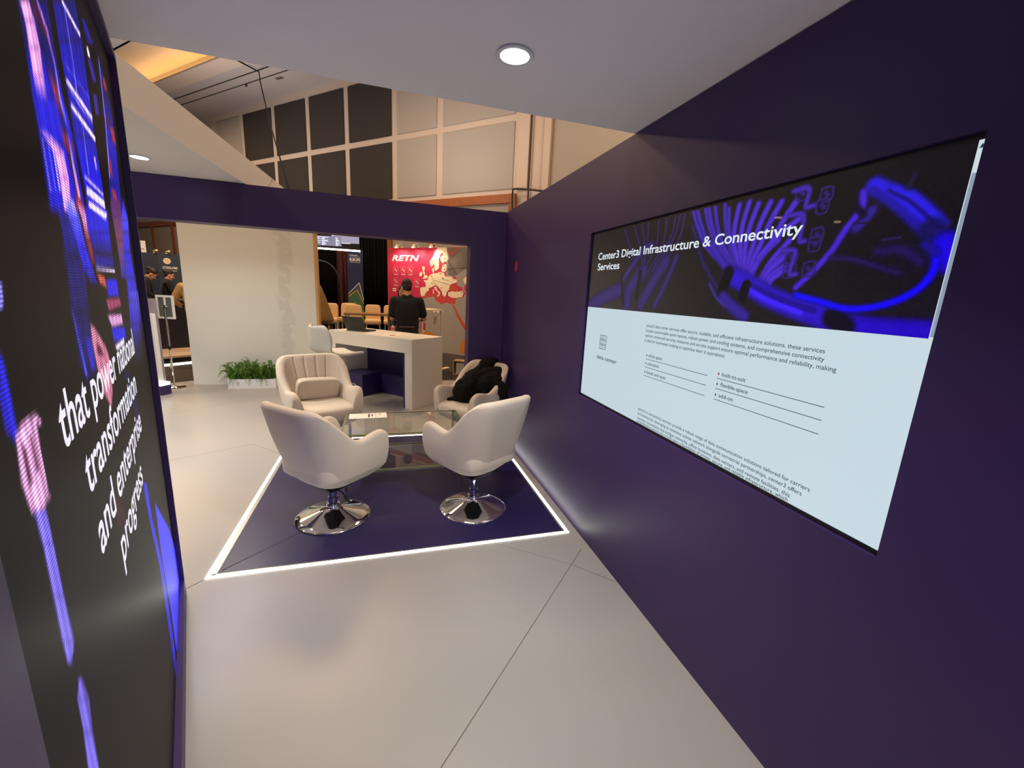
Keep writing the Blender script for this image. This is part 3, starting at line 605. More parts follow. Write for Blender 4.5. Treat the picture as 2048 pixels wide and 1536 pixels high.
TV_STROKES = [
 ([(0.361,1.922),(0.448,1.812),(0.522,1.697)], 0.013, (0.17,0.125,0.36), 0.006),
 ([(0.455,1.932),(0.529,1.816),(0.58,1.706)], 0.013, (0.17,0.125,0.36), 0.006),
 ([(0.527,1.923),(0.566,1.824),(0.589,1.705)], 0.013, (0.17,0.125,0.36), 0.006),
 ([(0.582,1.931),(0.594,1.821),(0.582,1.695)], 0.013, (0.17,0.125,0.36), 0.006),
 ([(0.661,1.935),(0.667,1.814),(0.584,1.684)], 0.013, (0.17,0.125,0.36), 0.006),
 ([(0.726,1.934),(0.719,1.81),(0.622,1.683)], 0.013, (0.17,0.125,0.36), 0.006),
 ([(0.789,1.929),(0.764,1.825),(0.656,1.692)], 0.013, (0.17,0.125,0.36), 0.006),
 ([(0.819,1.929),(0.788,1.822),(0.667,1.682)], 0.013, (0.17,0.125,0.36), 0.006),
 ([(0.849,1.925),(0.827,1.818),(0.696,1.671)], 0.013, (0.17,0.125,0.36), 0.006),
 ([(0.011,1.49),(0.201,1.556),(0.379,1.602)], 0.09, (0.17,0.125,0.36), 0.012),
 ([(0.461,1.527),(0.478,1.608),(0.584,1.684)], 0.085, (0.17,0.125,0.36), 0.012),
 ([(0.595,1.532),(0.669,1.63),(0.752,1.728)], 0.07, (0.17,0.125,0.36), 0.012),
 ([(0.707,1.525),(0.772,1.629),(0.827,1.743)], 0.035, (0.17,0.125,0.36), 0.012),
 ([(0.403,1.655),(0.545,1.783),(0.631,1.818)], 0.04, (0.17,0.125,0.36), 0.012),
 ([(0.38,1.679),(0.428,1.526)], 0.02, (0.085,0.075,0.09), 0.006),
 ([(0.56,1.685),(0.549,1.564)], 0.03, (0.08,0.07,0.09), 0.006),
 ([(0.896,1.93),(0.942,1.853),(1.002,1.777),(1.086,1.715),(1.177,1.658)], 0.02, (0.22,0.13,0.62), 0.006),
 ([(0.922,1.93),(0.965,1.853),(1.022,1.777),(1.101,1.715),(1.187,1.657)], 0.02, (0.22,0.13,0.62), 0.006),
 ([(0.968,1.927),(1.003,1.854),(1.052,1.781),(1.119,1.721),(1.196,1.665)], 0.02, (0.22,0.13,0.62), 0.006),
 ([(0.991,1.919),(1.023,1.848),(1.067,1.778),(1.13,1.72),(1.201,1.665)], 0.02, (0.22,0.13,0.62), 0.006),
 ([(1.022,1.926),(1.048,1.854),(1.087,1.781),(1.14,1.722),(1.203,1.665)], 0.02, (0.22,0.13,0.62), 0.006),
 ([(1.073,1.928),(1.089,1.856),(1.118,1.783),(1.157,1.723),(1.206,1.665)], 0.02, (0.22,0.13,0.62), 0.006),
 ([(1.098,1.901),(1.11,1.837),(1.135,1.771),(1.167,1.718),(1.211,1.664)], 0.02, (0.22,0.13,0.62), 0.006),
 ([(1.146,1.905),(1.14,1.842),(1.146,1.776),(1.175,1.72),(1.216,1.664)], 0.025, (0.26,0.15,0.72), 0.006),
 ([(1.19,1.907),(1.177,1.844),(1.176,1.777),(1.193,1.721),(1.221,1.664)], 0.025, (0.26,0.15,0.72), 0.006),
 ([(1.231,1.894),(1.212,1.834),(1.204,1.77),(1.209,1.715),(1.227,1.66)], 0.025, (0.26,0.15,0.72), 0.006),
 ([(1.28,1.891),(1.254,1.832),(1.239,1.769),(1.229,1.715),(1.232,1.66)], 0.025, (0.26,0.15,0.72), 0.006),
 ([(1.323,1.884),(1.292,1.827),(1.27,1.765),(1.248,1.712),(1.237,1.656)], 0.025, (0.26,0.15,0.72), 0.006),
 ([(1.376,1.875),(1.339,1.819),(1.31,1.759),(1.274,1.707),(1.248,1.652)], 0.025, (0.26,0.15,0.72), 0.006),
 ([(1.377,1.759),(1.321,1.697),(1.285,1.629)], 0.023, (0.27,0.15,0.75), 0.006),
 ([(1.373,1.722),(1.319,1.676),(1.286,1.625)], 0.023, (0.27,0.15,0.75), 0.006),
 ([(1.364,1.705),(1.319,1.665),(1.296,1.621)], 0.023, (0.27,0.15,0.75), 0.006),
 ([(1.379,1.683),(1.331,1.652),(1.306,1.617)], 0.023, (0.27,0.15,0.75), 0.006),
 ([(1.374,1.666),(1.338,1.641),(1.324,1.614)], 0.023, (0.27,0.15,0.75), 0.006),
 ([(1.335,1.766),(1.279,1.718),(1.245,1.663)], 0.023, (0.27,0.15,0.75), 0.006),
 ([(1.401,1.825),(1.326,1.774),(1.268,1.715)], 0.023, (0.27,0.15,0.75), 0.006),
 ([(0.909,1.863),(0.998,1.715),(1.134,1.576)], 0.02, (0.13,0.1,0.3), 0.01),
 ([(1.034,1.78),(1.121,1.692),(1.192,1.657)], 0.03, (0.2,0.12,0.6), 0.008),
 ([(1.15,1.658),(1.239,1.625),(1.34,1.581),(1.451,1.549),(1.562,1.519)], 0.075, (0.16,0.05,0.7), 0.012),
 ([(1.242,1.61),(1.342,1.57),(1.461,1.537)], 0.03, (0.22,0.1,0.9), 0.01),
 ([(1.259,1.621),(1.365,1.581),(1.503,1.544)], 0.016, (0.1,0.02,0.5), 0.006),
 ([(1.601,1.514),(1.692,1.508),(1.805,1.509)], 0.062, (0.12,0.0,0.68), 0.012),
 ([(1.563,1.528),(1.599,1.505)], 0.06, (0.03,0.02,0.1), 0.012),
 ([(1.143,1.667),(1.127,1.61)], 0.05, (0.03,0.025,0.04), 0.008),
 ([(1.235,1.621),(1.228,1.582)], 0.04, (0.03,0.025,0.04), 0.006),
 ([(1.134,1.576),(1.196,1.537),(1.247,1.512)], 0.05, (0.17,0.1,0.5), 0.012),
 ([(1.053,1.627),(1.099,1.576),(1.151,1.544)], 0.014, (0.2,0.15,0.5), 0.008),
 ([(1.6,1.876),(1.646,1.845),(1.699,1.799),(1.745,1.752)], 0.046, (0.15,0.09,0.82), 0.01),
 ([(1.596,1.866),(1.651,1.823),(1.736,1.746)], 0.016, (0.1,0.06,0.55), 0.01),
 ([(1.645,1.858),(1.697,1.83),(1.747,1.782),(1.771,1.755)], 0.026, (0.14,0.09,0.8), 0.008),
 ([(1.639,1.856),(1.696,1.817),(1.757,1.758)], 0.006, (0.05,0.03,0.35), 0.004),
 ([(1.75,1.748),(1.782,1.718)], 0.05, (0.07,0.05,0.32), 0.012),
 ([(1.783,1.713),(1.811,1.665)], 0.055, (0.09,0.0,0.8), 0.01),
 ([(1.77,1.697),(1.775,1.652),(1.75,1.606),(1.689,1.57),(1.604,1.555),(1.518,1.572),(1.435,1.59)], 0.021, (0.06,0.0,0.88), 0.007),
 ([(1.766,1.693),(1.744,1.715)], 0.02, (0.09,0.05,0.5), 0.01),
 ([(1.576,1.864),(1.58,1.822),(1.547,1.769),(1.521,1.717),(1.478,1.663),(1.43,1.614)], 0.022, (0.24,0.12,0.74), 0.007),
 ([(1.609,1.814),(1.599,1.796),(1.576,1.771)], 0.028, (0.16,0.1,0.5), 0.01),
 ([(1.571,1.823),(1.589,1.803)], 0.018, (0.05,0.03,0.15), 0.006),
 ([(1.455,1.898),(1.487,1.896),(1.489,1.863),(1.458,1.863),(1.455,1.898)], 0.006, (0.17,0.11,0.42), 0.003),
 ([(1.47,1.883),(1.477,1.876)], 0.016, (0.15,0.1,0.4), 0.005),
 ([(1.448,1.866),(1.481,1.865),(1.482,1.83),(1.452,1.83),(1.448,1.866)], 0.006, (0.17,0.11,0.42), 0.003),
 ([(1.464,1.851),(1.471,1.843)], 0.016, (0.15,0.1,0.4), 0.005),
 ([(1.448,1.784),(1.481,1.785),(1.483,1.75),(1.451,1.748),(1.448,1.784)], 0.006, (0.17,0.11,0.42), 0.003),
 ([(1.464,1.77),(1.471,1.763)], 0.016, (0.15,0.1,0.4), 0.005),
 ([(1.446,1.759),(1.479,1.761),(1.481,1.725),(1.45,1.722),(1.446,1.759)], 0.006, (0.17,0.11,0.42), 0.003),
 ([(1.462,1.745),(1.469,1.738)], 0.016, (0.15,0.1,0.4), 0.005),
 ([(1.442,1.686),(1.476,1.69),(1.478,1.653),(1.445,1.649),(1.442,1.686)], 0.006, (0.17,0.11,0.42), 0.003),
 ([(1.458,1.672),(1.465,1.666)], 0.016, (0.15,0.1,0.4), 0.005),
 ([(1.373,1.918),(1.409,1.916),(1.41,1.88),(1.376,1.881),(1.373,1.918)], 0.006, (0.17,0.11,0.42), 0.003),
 ([(1.39,1.902),(1.397,1.894)], 0.016, (0.15,0.1,0.4), 0.005),
 ([(1.375,1.726),(1.411,1.728),(1.413,1.691),(1.378,1.687),(1.375,1.726)], 0.006, (0.17,0.11,0.42), 0.003),
 ([(1.392,1.711),(1.4,1.704)], 0.016, (0.15,0.1,0.4), 0.005),
 ([(1.375,1.684),(1.412,1.688),(1.414,1.65),(1.378,1.645),(1.375,1.684)], 0.006, (0.17,0.11,0.42), 0.003),
 ([(1.393,1.67),(1.4,1.663)], 0.016, (0.15,0.1,0.4), 0.005),
 ([(1.361,1.91),(1.413,1.906),(1.413,1.856),(1.438,1.854)], 0.018, (0.22,0.13,0.6), 0.006),
 ([(1.361,1.838),(1.411,1.83),(1.412,1.759),(1.431,1.753)], 0.018, (0.22,0.13,0.6), 0.006),
 ([(1.359,1.73),(1.404,1.723),(1.398,1.659),(1.422,1.654)], 0.018, (0.22,0.13,0.6), 0.006),
 ([(1.525,1.697),(1.588,1.689),(1.648,1.668),(1.703,1.649)], 0.018, (0.11,0.06,0.3), 0.012),
 ([(1.645,1.706),(1.7,1.705),(1.744,1.674)], 0.03, (0.1,0.06,0.28), 0.014),
 ([(1.65,1.734),(1.689,1.736)], 0.008, (0.14,0.08,0.3), 0.004),
 ([(1.513,1.797),(1.529,1.795)], 0.005, (0.6,0.5,0.4), 0.002),
 ([(1.308,1.839),(1.333,1.835)], 0.005, (0.6,0.5,0.6), 0.002),
 ([(1.567,1.786),(1.635,1.779)], 0.004, (0.12,0.06,0.1), 0.003),
 ([(1.683,1.856),(1.69,1.884)], 0.015, (0.09,0.07,0.2), 0.008),
]
BOARD_MAP = {
 'field': [[(2.638,2.603),(2.653,2.128),(2.238,1.892),(2.08,1.86),(2.006,1.938),(1.959,2.118),(2.015,2.231),(2.07,2.366),(2.022,2.608)],[(2.022,2.608),(2.638,2.603),(2.672,1.53),(2.589,1.515),(2.486,1.646),(2.344,1.687),(2.31,1.9),(2.108,1.917),(1.99,2.006),(2.016,2.186),(2.085,2.344)]],
 'sea_top': [[(2.066,2.532),(2.167,2.488),(2.251,2.531),(2.264,2.597),(2.376,2.602),(2.293,2.542),(2.225,2.443),(2.169,2.41),(2.125,2.455)]],
 'land': [[(1.708,2.61),(2.007,2.608),(2.039,2.455),(2.067,2.343),(2.014,2.254),(1.883,2.219),(1.824,2.275),(1.808,2.365),(1.902,2.421),(1.879,2.472),(1.821,2.455),(1.764,2.32),(1.773,2.184),(1.767,2.093),(1.693,2.034),(1.633,2.045),(1.624,2.182),(1.63,2.274),(1.629,2.365),(1.658,2.478)],[(1.899,2.185),(2.001,2.198),(2.018,2.051),(1.961,2.005),(1.857,2.014),(1.856,2.094)],[(1.219,2.12),(1.289,2.144),(1.312,2.074),(1.281,2.027),(1.329,1.935),(1.414,1.89),(1.391,1.843),(1.267,1.816),(1.236,1.839),(1.298,1.899),(1.251,1.992),(1.235,2.073)],[(1.188,2.008),(1.235,1.98),(1.212,1.897),(1.133,1.877),(1.125,1.954)],[(1.557,2.09),(1.602,2.113),(1.619,2.01),(1.589,1.963),(1.558,2.009)],[(1.467,1.914),(1.574,1.963),(1.694,1.971),(1.798,2.002),(1.946,1.982),(1.962,1.914),(2.051,1.893),(2.166,1.907),(2.211,1.852),(2.354,1.822),(2.328,1.754),(2.199,1.727),(2.128,1.691),(2.101,1.575),(2.029,1.515),(2.015,1.445),(1.972,1.385),(1.897,1.44),(1.866,1.532),(1.744,1.643),(1.683,1.676),(1.623,1.662),(1.532,1.612),(1.455,1.598),(1.44,1.527),(1.363,1.488),(1.301,1.39),(1.222,1.362),(1.174,1.408),(1.158,1.516),(1.158,1.587),(1.237,1.614),(1.331,1.605),(1.346,1.689),(1.314,1.747),(1.267,1.769),(1.298,1.793),(1.392,1.79),(1.437,1.879)],[(1.623,1.639),(1.699,1.63),(1.715,1.561),(1.821,1.495),(1.807,1.436),(1.763,1.387),(1.702,1.408),(1.777,1.435),(1.746,1.504),(1.654,1.558)],[(1.578,1.567),(1.609,1.574),(1.618,1.451),(1.587,1.45)],[(2.073,1.505),(2.203,1.545),(2.404,1.542),(2.531,1.569),(2.547,1.513),(2.507,1.41),(2.337,1.379),(2.178,1.383),(2.075,1.425)],[(2.523,1.838),(2.591,1.895),(2.659,1.919),(2.665,1.753),(2.582,1.728)]],
 'norway': [[(1.671,2.579),(1.644,2.376),(1.631,2.205),(1.526,2.124),(1.48,2.181),(1.472,2.273),(1.569,2.376)]],
 'black_sea': [[(2.142,1.703),(2.229,1.694),(2.315,1.686),(2.402,1.621),(2.404,1.553),(2.29,1.531),(2.174,1.555),(2.101,1.575),(2.128,1.656)],[(2.556,1.671),(2.665,1.742),(2.672,1.541),(2.616,1.528),(2.572,1.593)]],
 'grey': [[(1.204,1.292),(1.38,1.355),(1.623,1.386),(1.658,1.301),(1.778,1.248),(1.88,1.194),(1.996,1.259),(2.228,1.232),(2.322,1.366),(2.529,1.395),(2.635,1.539),(2.699,0.006),(1.849,-0.012),(1.155,-0.087),(1.15,1.29)]],
 'med': [[(1.204,1.373),(1.379,1.488),(1.553,1.495),(1.656,1.42),(1.825,1.506),(1.894,1.405),(2.044,1.398),(2.11,1.363),(2.306,1.372),(2.301,1.236),(2.195,1.23),(1.996,1.259),(1.88,1.194),(1.778,1.248),(1.658,1.301),(1.623,1.386),(1.38,1.355),(1.275,1.33)]],
 'orange_stream': [[(2.195,1.23),(2.261,1.202),(2.396,1.002),(2.53,0.829),(2.629,0.719),(2.633,0.588),(2.5,0.735),(2.366,0.921),(2.297,1.074)]],
 'orange_blob': [[(2.639,0.392),(2.666,0.029),(2.472,0.015),(2.467,0.176),(2.544,0.33)],[(1.153,0.436),(1.422,0.473),(1.687,0.413),(1.687,0.372),(1.153,0.324)]],
 'badge': [[(1.161,0.687),(1.296,0.704),(1.341,0.66),(1.333,0.465),(1.162,0.437)]],
}

# ------------------------------------------------------------------ the booth shell
WH = 2.37                      # wall height
XR = 1.2277                    # face of the right wall
# floor of the booth: white laminate with thin joints, a purple inlay and its joint
m = MB().use(WHITE_FLOOR)
m.prism([(-3.35, 7.10), (-2.80, 7.50), (-2.55, 7.25), (1.6, 7.25), (1.6, -3.2), (-3.35, -3.2)], -0.05, 0.0)
m.use(SEAM)
def joint(mb, a, b, w=0.004, z=0.0006):
    a, b = Vector((*a, 0)), Vector((*b, 0))
    t = (b - a).normalized()
    s = Vector((-t.y, t.x, 0)) * w / 2
    mb.add([a - s + Vector((0, 0, z)), b - s + Vector((0, 0, z)), b + s + Vector((0, 0, z)), a + s + Vector((0, 0, z))], [(0, 1, 2, 3)])
joint(m, (-0.83, 0.089), (1.167, 2.114))
joint(m, (1.037, 1.987), (1.22, 1.782))
joint(m, (0.65, 2.29), (1.037, 1.987), 0.002)
joint(m, (-1.40, 1.85), (-0.929, 2.300))
joint(m, (-2.40, 3.71), (-1.249, 4.398)); joint(m, (-1.249, 4.398), (-0.95, 4.09), 0.003)
joint(m, (-2.9, 5.1), (-1.40, 6.50), 0.003); joint(m, (-1.40, 6.50), (-0.7, 5.85), 0.003)
floor = structure(m.build('floor', smooth=0))
tag(floor, 'white laminate booth floor with thin diagonal joints', 'floor')

# purple inlay framed by recessed light
FX0, FX1, FY0, FY1 = -0.929, 1.176, 2.303, 4.43
t = thing('floor_mat', 'dark purple floor square framed by a glowing light line under the tub chairs', 'floor mat', (0, 0, 0))
m = MB().use(PURPLE_FLOOR).box(FX0 + 0.045, FX1 - 0.045, FY0 + 0.03, FY1 - 0.03, -0.03, 0.0015)
m.use(SEAM_DARK)
joint(m, (FX0 + 0.06, 2.36), (-0.10, 3.06), 0.005, 0.0022)
m.build('purple_panel', parent=t, smooth=0)
m = MB()
for x0, x1, y0, y1 in ((FX0 + 0.02, FX0 + 0.045, FY0, FY1), (FX1 - 0.045, FX1 - 0.03, FY0, FY1), (FX0, FX1, FY0 + 0.018, FY0 + 0.03), (FX0, FX1, FY1 - 0.03, FY1 - 0.018)):
    m.box(x0, x1, y0, y1, -0.03, 0.003)
m.build('aluminium_edging', mat('brushed_aluminium', rgb(190, 188, 180), 0.35, metal=0.8), t, smooth=0)
m = MB()
for x0, x1, y0, y1 in ((FX0, FX0 + 0.02, FY0, FY1), (FX1 - 0.03, FX1 - 0.01, FY0, FY1), (FX0, FX1 - 0.01, FY0, FY0 + 0.018), (FX0, FX1 - 0.01, FY1 - 0.018, FY1)):
    m.box(x0, x1, y0, y1, -0.03, 0.004)
o = m.build('light_line', STRIP, t, smooth=0)
o['label'] = 'glowing white light line'

# hall carpet around the booth
structure(tag(MB().box(-40, 30, -12, 45, -0.12, -0.052).build('floor_hall', CARPET, smooth=0), 'dark grey carpet of the exhibition hall', 'floor'))

# right wall with a recess for the screen
SY0, SY1, SZ0, SZ1 = 0.655, 2.470, 0.918, 1.940
m = MB()
m.box(XR, XR + 0.22, -3.2, 4.63, 0, SZ0)
m.box(XR, XR + 0.22, -3.2, 4.63, SZ1, WH)
m.box(XR, XR + 0.22, -3.2, SY0, SZ0, SZ1)
m.box(XR, XR + 0.22, SY1, 4.63, SZ0, SZ1)
wall_r = structure(tag(m.build('wall_right', PURPLE, smooth=0), 'dark purple right wall with a recessed screen', 'wall'))
# portal: lintel and column closing the booth at the back
m = MB()
m.box(-3.2, XR, 4.44, 4.63, 2.026, WH)
m.box(0.857, XR, 4.44, 4.63, 0.0, 2.026)
structure(tag(m.build('wall_back', PURPLE, smooth=0), 'dark purple lintel and column framing the opening', 'wall'))
# left wall carrying the video wall; local x runs along the wall, local y into it
m = MB()
m.box(-3.2, 1.90, 0, 0.02, 0, 0.095)
m.box(-3.2, 1.90, 0, 0.02, 2.345, WH)
m.box(-3.2, 0.0, 0, 0.02, 0.095, 2.345)
m.box(1.875, 1.90, 0, 0.02, 0.095, 2.345)
m.box(-3.2, 1.90, 0.032, 0.30, 0, WH)
m.box(-3.2, 0.0, 0.02, 0.032, 0, WH); m.box(1.875, 1.90, 0.02, 0.032, 0, WH)
m.box(0.0, 1.875, 0.02, 0.032, 0, 0.095); m.box(0.0, 1.875, 0.02, 0.032, 2.345, WH)
wall_l = structure(tag(m.build('wall_left', PURPLE, smooth=0), 'dark purple left wall framing the video wall', 'wall'))
LED_A = (-0.3157, 0.4248, 0.0)
LED_R = math.atan2(0.9379, -0.347)
wall_l.location = LED_A
wall_l.rotation_euler = (0, 0, LED_R)

# canopies: the near one over the camera, the far one behind the video wall
def downlight(x, y, label, power=13):
    t = thing('downlight', label, 'ceiling light', (x, y, WH + 0.008), 0, 'recessed downlights')
    MB().lathe([(0.058, -0.002), (0.066, -0.009), (0.064, -0.012), (0.052, -0.011), (0.050, -0.004)]).build('trim_ring', TRIM, t)
    MB().lathe([(0.050, -0.006), (0.040, -0.009), (0.01, -0.010)]).build('diffuser', DISC, t)
    return lamp('downlight_lamp', 'AREA', (x, y, WH - 0.012), power, NEUTRAL, size=0.10, spread=R(118))
m = MB().prism([(-0.93, 2.075), (XR + 0.22, 2.08), (XR + 0.22, -3.2), (1.2, -3.2), (-2.6, -3.2), (-2.6, 2.075)], WH + 0.006, WH + 0.16)
structure(tag(m.build('ceiling', WHITE, smooth=0), 'white canopy over the front of the booth', 'ceiling'))
m = MB().prism([(-1.239, 2.79), (-1.076, 5.75), (-4.2, 5.75), (-4.2, 2.79)], WH + 0.006, WH + 0.235)
structure(tag(m.build('ceiling_far', WHITE, smooth=0), 'white canopy behind the video wall, its edge lit warm', 'ceiling'))
downlight(0.453, 1.623, 'round recessed downlight shining in the near canopy overhead')
downlight(-1.654, 3.883, 'round recessed downlight in the far canopy above the purple lintel')
# further lamps of the same canopies, outside the view
for x, y in ((0.35, -0.6), (0.35, -2.4)):
    lamp('downlight_lamp', 'AREA', (x, y, WH - 0.012), 13, NEUTRAL, size=0.10, spread=R(130))
lamp('downlight_lamp', 'AREA', (-2.9, 3.6, WH - 0.012), 12, NEUTRAL, size=0.10, spread=R(118))
for x, y in ((-1.75, 5.35), (-2.75, 5.35)):
    lamp('downlight_lamp', 'AREA', (x, y, WH - 0.012), 12, NEUTRAL, size=0.10, spread=R(150))

# white panel standing behind the portal, its right edge raw wood, with a dirt streak
m = MB().use(WHITE_PANEL).prism([(-2.735, 7.185), (-0.99, 7.03), (-0.982, 7.12), (-2.727, 7.275)], 0, 2.62)
m.use(PINE).prism([(-0.99, 7.012), (-0.955, 7.009), (-0.943, 7.135), (-0.978, 7.138)], 0, 2.62)
wp = structure(tag(m.build('wall_panel', smooth=0), 'tall white free-standing panel behind the planter, grey dirt streak down its right side', 'wall'))
wp.rotation_euler = (0, 0, 0)
nt = WHITE_PANEL.node_tree
bs = nt.nodes['Principled BSDF']
tc = nt.nodes.new('ShaderNodeTexCoord'); sp = nt.nodes.new('ShaderNodeSeparateXYZ'); nt.links.new(tc.outputs['Object'], sp.inputs[0])
n1 = nt.nodes.new('ShaderNodeTexNoise'); n1.inputs['Scale'].default_value = 2.2; nt.links.new(tc.outputs['Object'], n1.inputs['Vector'])
n2 = nt.nodes.new('ShaderNodeTexNoise'); n2.inputs['Scale'].default_value = 11; nt.links.new(tc.outputs['Object'], n2.inputs['Vector'])
def mth(op, a, b=None, c=None):
    q = nt.nodes.new('ShaderNodeMath'); q.operation = op
    for i, v in enumerate((a, b, c)):
        if v is None: continue
        if isinstance(v, (int, float)): q.inputs[i].default_value = v
        else: nt.links.new(v, q.inputs[i])
    return q.outputs[0]
xc = mth('MULTIPLY_ADD', n1.outputs['Fac'], 0.30, sp.outputs[0])
d = mth('ABSOLUTE', mth('ADD', xc, 1.27))
k = mth('SUBTRACT', 1.0, mth('DIVIDE', d, 0.13)); k = mth('MAXIMUM', k, 0.0)
k = mth('MULTIPLY', k, mth('MULTIPLY_ADD', n2.outputs['Fac'], 2.2, -0.75)); k = mth('MINIMUM', mth('MAXIMUM', k, 0.0), 0.22)
mx = nt.nodes.new('ShaderNodeMix'); mx.data_type = 'RGBA'
old = bs.inputs['Base Color'].links[0].from_socket
nt.links.new(k, mx.inputs[0]); nt.links.new(old, mx.inputs[6]); mx.inputs[7].default_value = (0.33, 0.33, 0.29, 1)
nt.links.new(mx.outputs[2], bs.inputs['Base Color'])

# ------------------------------------------------------------------ the hall: panelled wall, coved ceiling (local x along the wall, y away)
HALL_O, HALL_RZ = (0.103, 12.354, 0.0), math.atan2(-0.714, 0.70)
def hall(o, loc=(0, 0, 0), rz=0.0):
    c, s = math.cos(HALL_RZ), math.sin(HALL_RZ)
    o.location = (HALL_O[0] + c * loc[0] - s * loc[1], HALL_O[1] + s * loc[0] + c * loc[1], loc[2])
    o.rotation_euler = (0, 0, HALL_RZ + rz)
    return o
wh = structure(tag(hall(MB().box(-32, 16, 0.55, 0.75, -0.05, 7.25).build('wall_hall', HALL_FRAME, smooth=0)), 'panelled end wall of the exhibition hall', 'wall'))
bars = [-12.5, -10.7, -8.89, -7.23, -5.48, -3.78, -2.08, -0.23, 1.32, 3.60]
for i in range(len(bars) - 1):
    for z0, z1 in ((3.98, 5.42), (5.58, 7.03)):
        if i < 2 or bars[i] > 3: continue
        dark = -7.3 < bars[i] < -0.3
        p = MB().box(bars[i] + 0.10, bars[i + 1] - 0.10, 0.52, 0.56, z0, z1).build('acoustic_panel', HALL_DARK if dark else HALL_PANEL, wh, smooth=0, bevel=0.01)
        p['label'] = 'dark fabric panel' if dark else 'beige fabric panel'
MB().box(4.48, 9.5, 0.52, 0.56, 2.0, 7.1).build('acoustic_panel', HALL_PANEL, wh, smooth=0, bevel=0.01)
MB().box(4.30, 4.46, 0.44, 0.56, 0, 7.2).build('pilaster', HALL_FRAME, wh, smooth=0)
MB().box(3.62, 3.9, 0.50, 0.56, 3.95, 7.2).build('pilaster', HALL_FRAME, wh, smooth=0)
MB().box(-32, 3.62, 0.47, 0.56, 3.66, 3.86).build('wood_rail', WOOD, wh, smooth=0)
posts = [-19.4, -17.9, -16.4, -14.48, -12.72, -11.0, -9.3, -7.6, -5.9, -4.2, -2.3, -0.42, 1.14, 3.54]
for i, b in enumerate(posts):
    MB().box(b - 0.09, b + 0.09, 0.48, 0.56, 0.1, 3.66).build('wood_post', WOOD, wh, smooth=0)
    if i + 1 < len(posts):
        MB().box(b + 0.09, posts[i + 1] - 0.09, 0.53, 0.56, 0.15, 3.62).build('lower_panel', HALL_PANEL, wh, smooth=0)
MB().tube([(3.95, 0.50, 3.6), (3.95, 0.50, 7.1)], 0.018).build('conduit', BLACK, wh)
MB().tube(smooth_curve([(3.62, 0.38, 3.4), (3.60, 0.38, 3.84), (3.72, 0.38, 3.93), (4.6, 0.38, 3.80)]), 0.022).build('conduit', BLACK, wh)
# ceiling with a lit cove
m = MB().use(HALL_CEIL)
m.box(-32, 18, -1.52 + 0.05, 0.75, 7.25, 7.33)                 # soffit next to the wall
m.box(-32, 18, -30, -2.95, 7.25, 7.33)                        # flat ceiling nearer the camera
m.use(HALL_FRAME).box(-32, 18, -1.62, -1.14, 7.22, 7.27)         # lip hiding the cove light
m.use(HALL_CEIL).box(-32, 18, -3.1, -1.0, 7.85, 7.93)         # raised ceiling
m.box(-32, 18, -3.0, -2.94, 7.25, 7.9); m.box(-32, 18, -1.05, -0.99, 7.33, 7.9)
m.use(BLACK)
m.box(-32, 18, -0.79, -0.765, 7.235, 7.252); m.box(-32, 18, -0.455, -0.435, 7.235, 7.252)
m.use(SEAM); m.box(-4.0, -3.72, -0.30, -0.20, 7.24, 7.252)
structure(tag(hall(m.build('ceiling_hall', smooth=0)), 'hall ceiling with a warm lit cove and dark slots', 'ceiling'))
o = hall(MB().box(-14, -4.9, -1.30, -1.22, 7.34, 7.37).build('cove_light', glow('cove_glow', (1.0, 0.56, 0.17), 18.0), smooth=0))
tag(o, 'warm strip of light hidden in the ceiling cove', 'ceiling light')
o = MB().tube([(-4.263, 13.649, 7.235), (-3.70, 14.1, 7.21), (-3.216, 14.618, 7.19), (-3.0, 13.7, 6.60), (-1.9, 9.1, 4.35), (-0.815, 4.52, 2.37)], 0.022, 6, 0.008).build('hanging_cable', BLACK_MATT)
tag(o, 'thin black cable dropping from the hall ceiling to the purple lintel', 'cable')
o = hall(MB().tube([(-0.02, 0, 0), (0.03, 0.0, 0.02), (0.06, 0, 0)], 0.02, 6).build('sprinkler_head', BLACK), (-5.22, -0.42, 7.20))
tag(o, 'tiny dark sprinkler head on the grey hall ceiling', 'sprinkler')

# ------------------------------------------------------------------ displays
# video wall on the left
vw = thing('video_wall', 'huge glossy video wall on the left showing blue light streaks and white words', 'screen', LED_A, LED_R)
MB().box(0.001, 1.874, 0.021, 0.031, 0.096, 2.344).build('panel_body', BLACK, vw, smooth=0)
rng = np.random.default_rng(3)
def led_colors(X, Z):
    c = np.zeros(X.shape + (3,)) + np.array((0.02, 0.018, 0.024))
    for pts, c0, c1, soft, al in LED_SHAPES:
        xs = [p[0] for p in pts]; zs = [p[1] for p in pts]
        if c1 == 0 and max(max(xs) - min(xs), max(zs) - min(zs)) < 0: continue
        d = poly_distance(X, Z, pts)
        a = np.clip(0.5 - d / (soft * 0.7) * 0.5, 0, 1)
        a = (a * a * (3 - 2 * a)) * al
        if c1 == 0:
            col = np.array(c0)
        else:
            z0 = (pts[0][1] + pts[1][1]) / 2; z1 = (pts[2][1] + pts[3][1]) / 2
            t = np.clip((Z - z0) / (z1 - z0 + 1e-9), 0, 1)[..., None]
            col = np.array(c0) * (1 - t) + np.array(c1) * t
        c = c * (1 - a[..., None]) + col * a[..., None]
    streak = 1 + 0.16 * np.sin(X * 260 + 3 * np.sin(Z * 2.0)) + 0.12 * np.sin(X * 97 + 1.3) 
    lum = c.max(-1, keepdims=True)
    return np.where(lum > 0.1, c * streak[..., None], c)
PIC_LED = picture('video_wall_picture', 1.15, 0.42, pitch=0.0052, coat=0.035)
o = painted('picture', vw, 0.001, 1.874, 0.096, 2.344, 330, 330, led_colors, PIC_LED, 0.020)
o['label'] = 'moving picture of blue and pink light streaks'
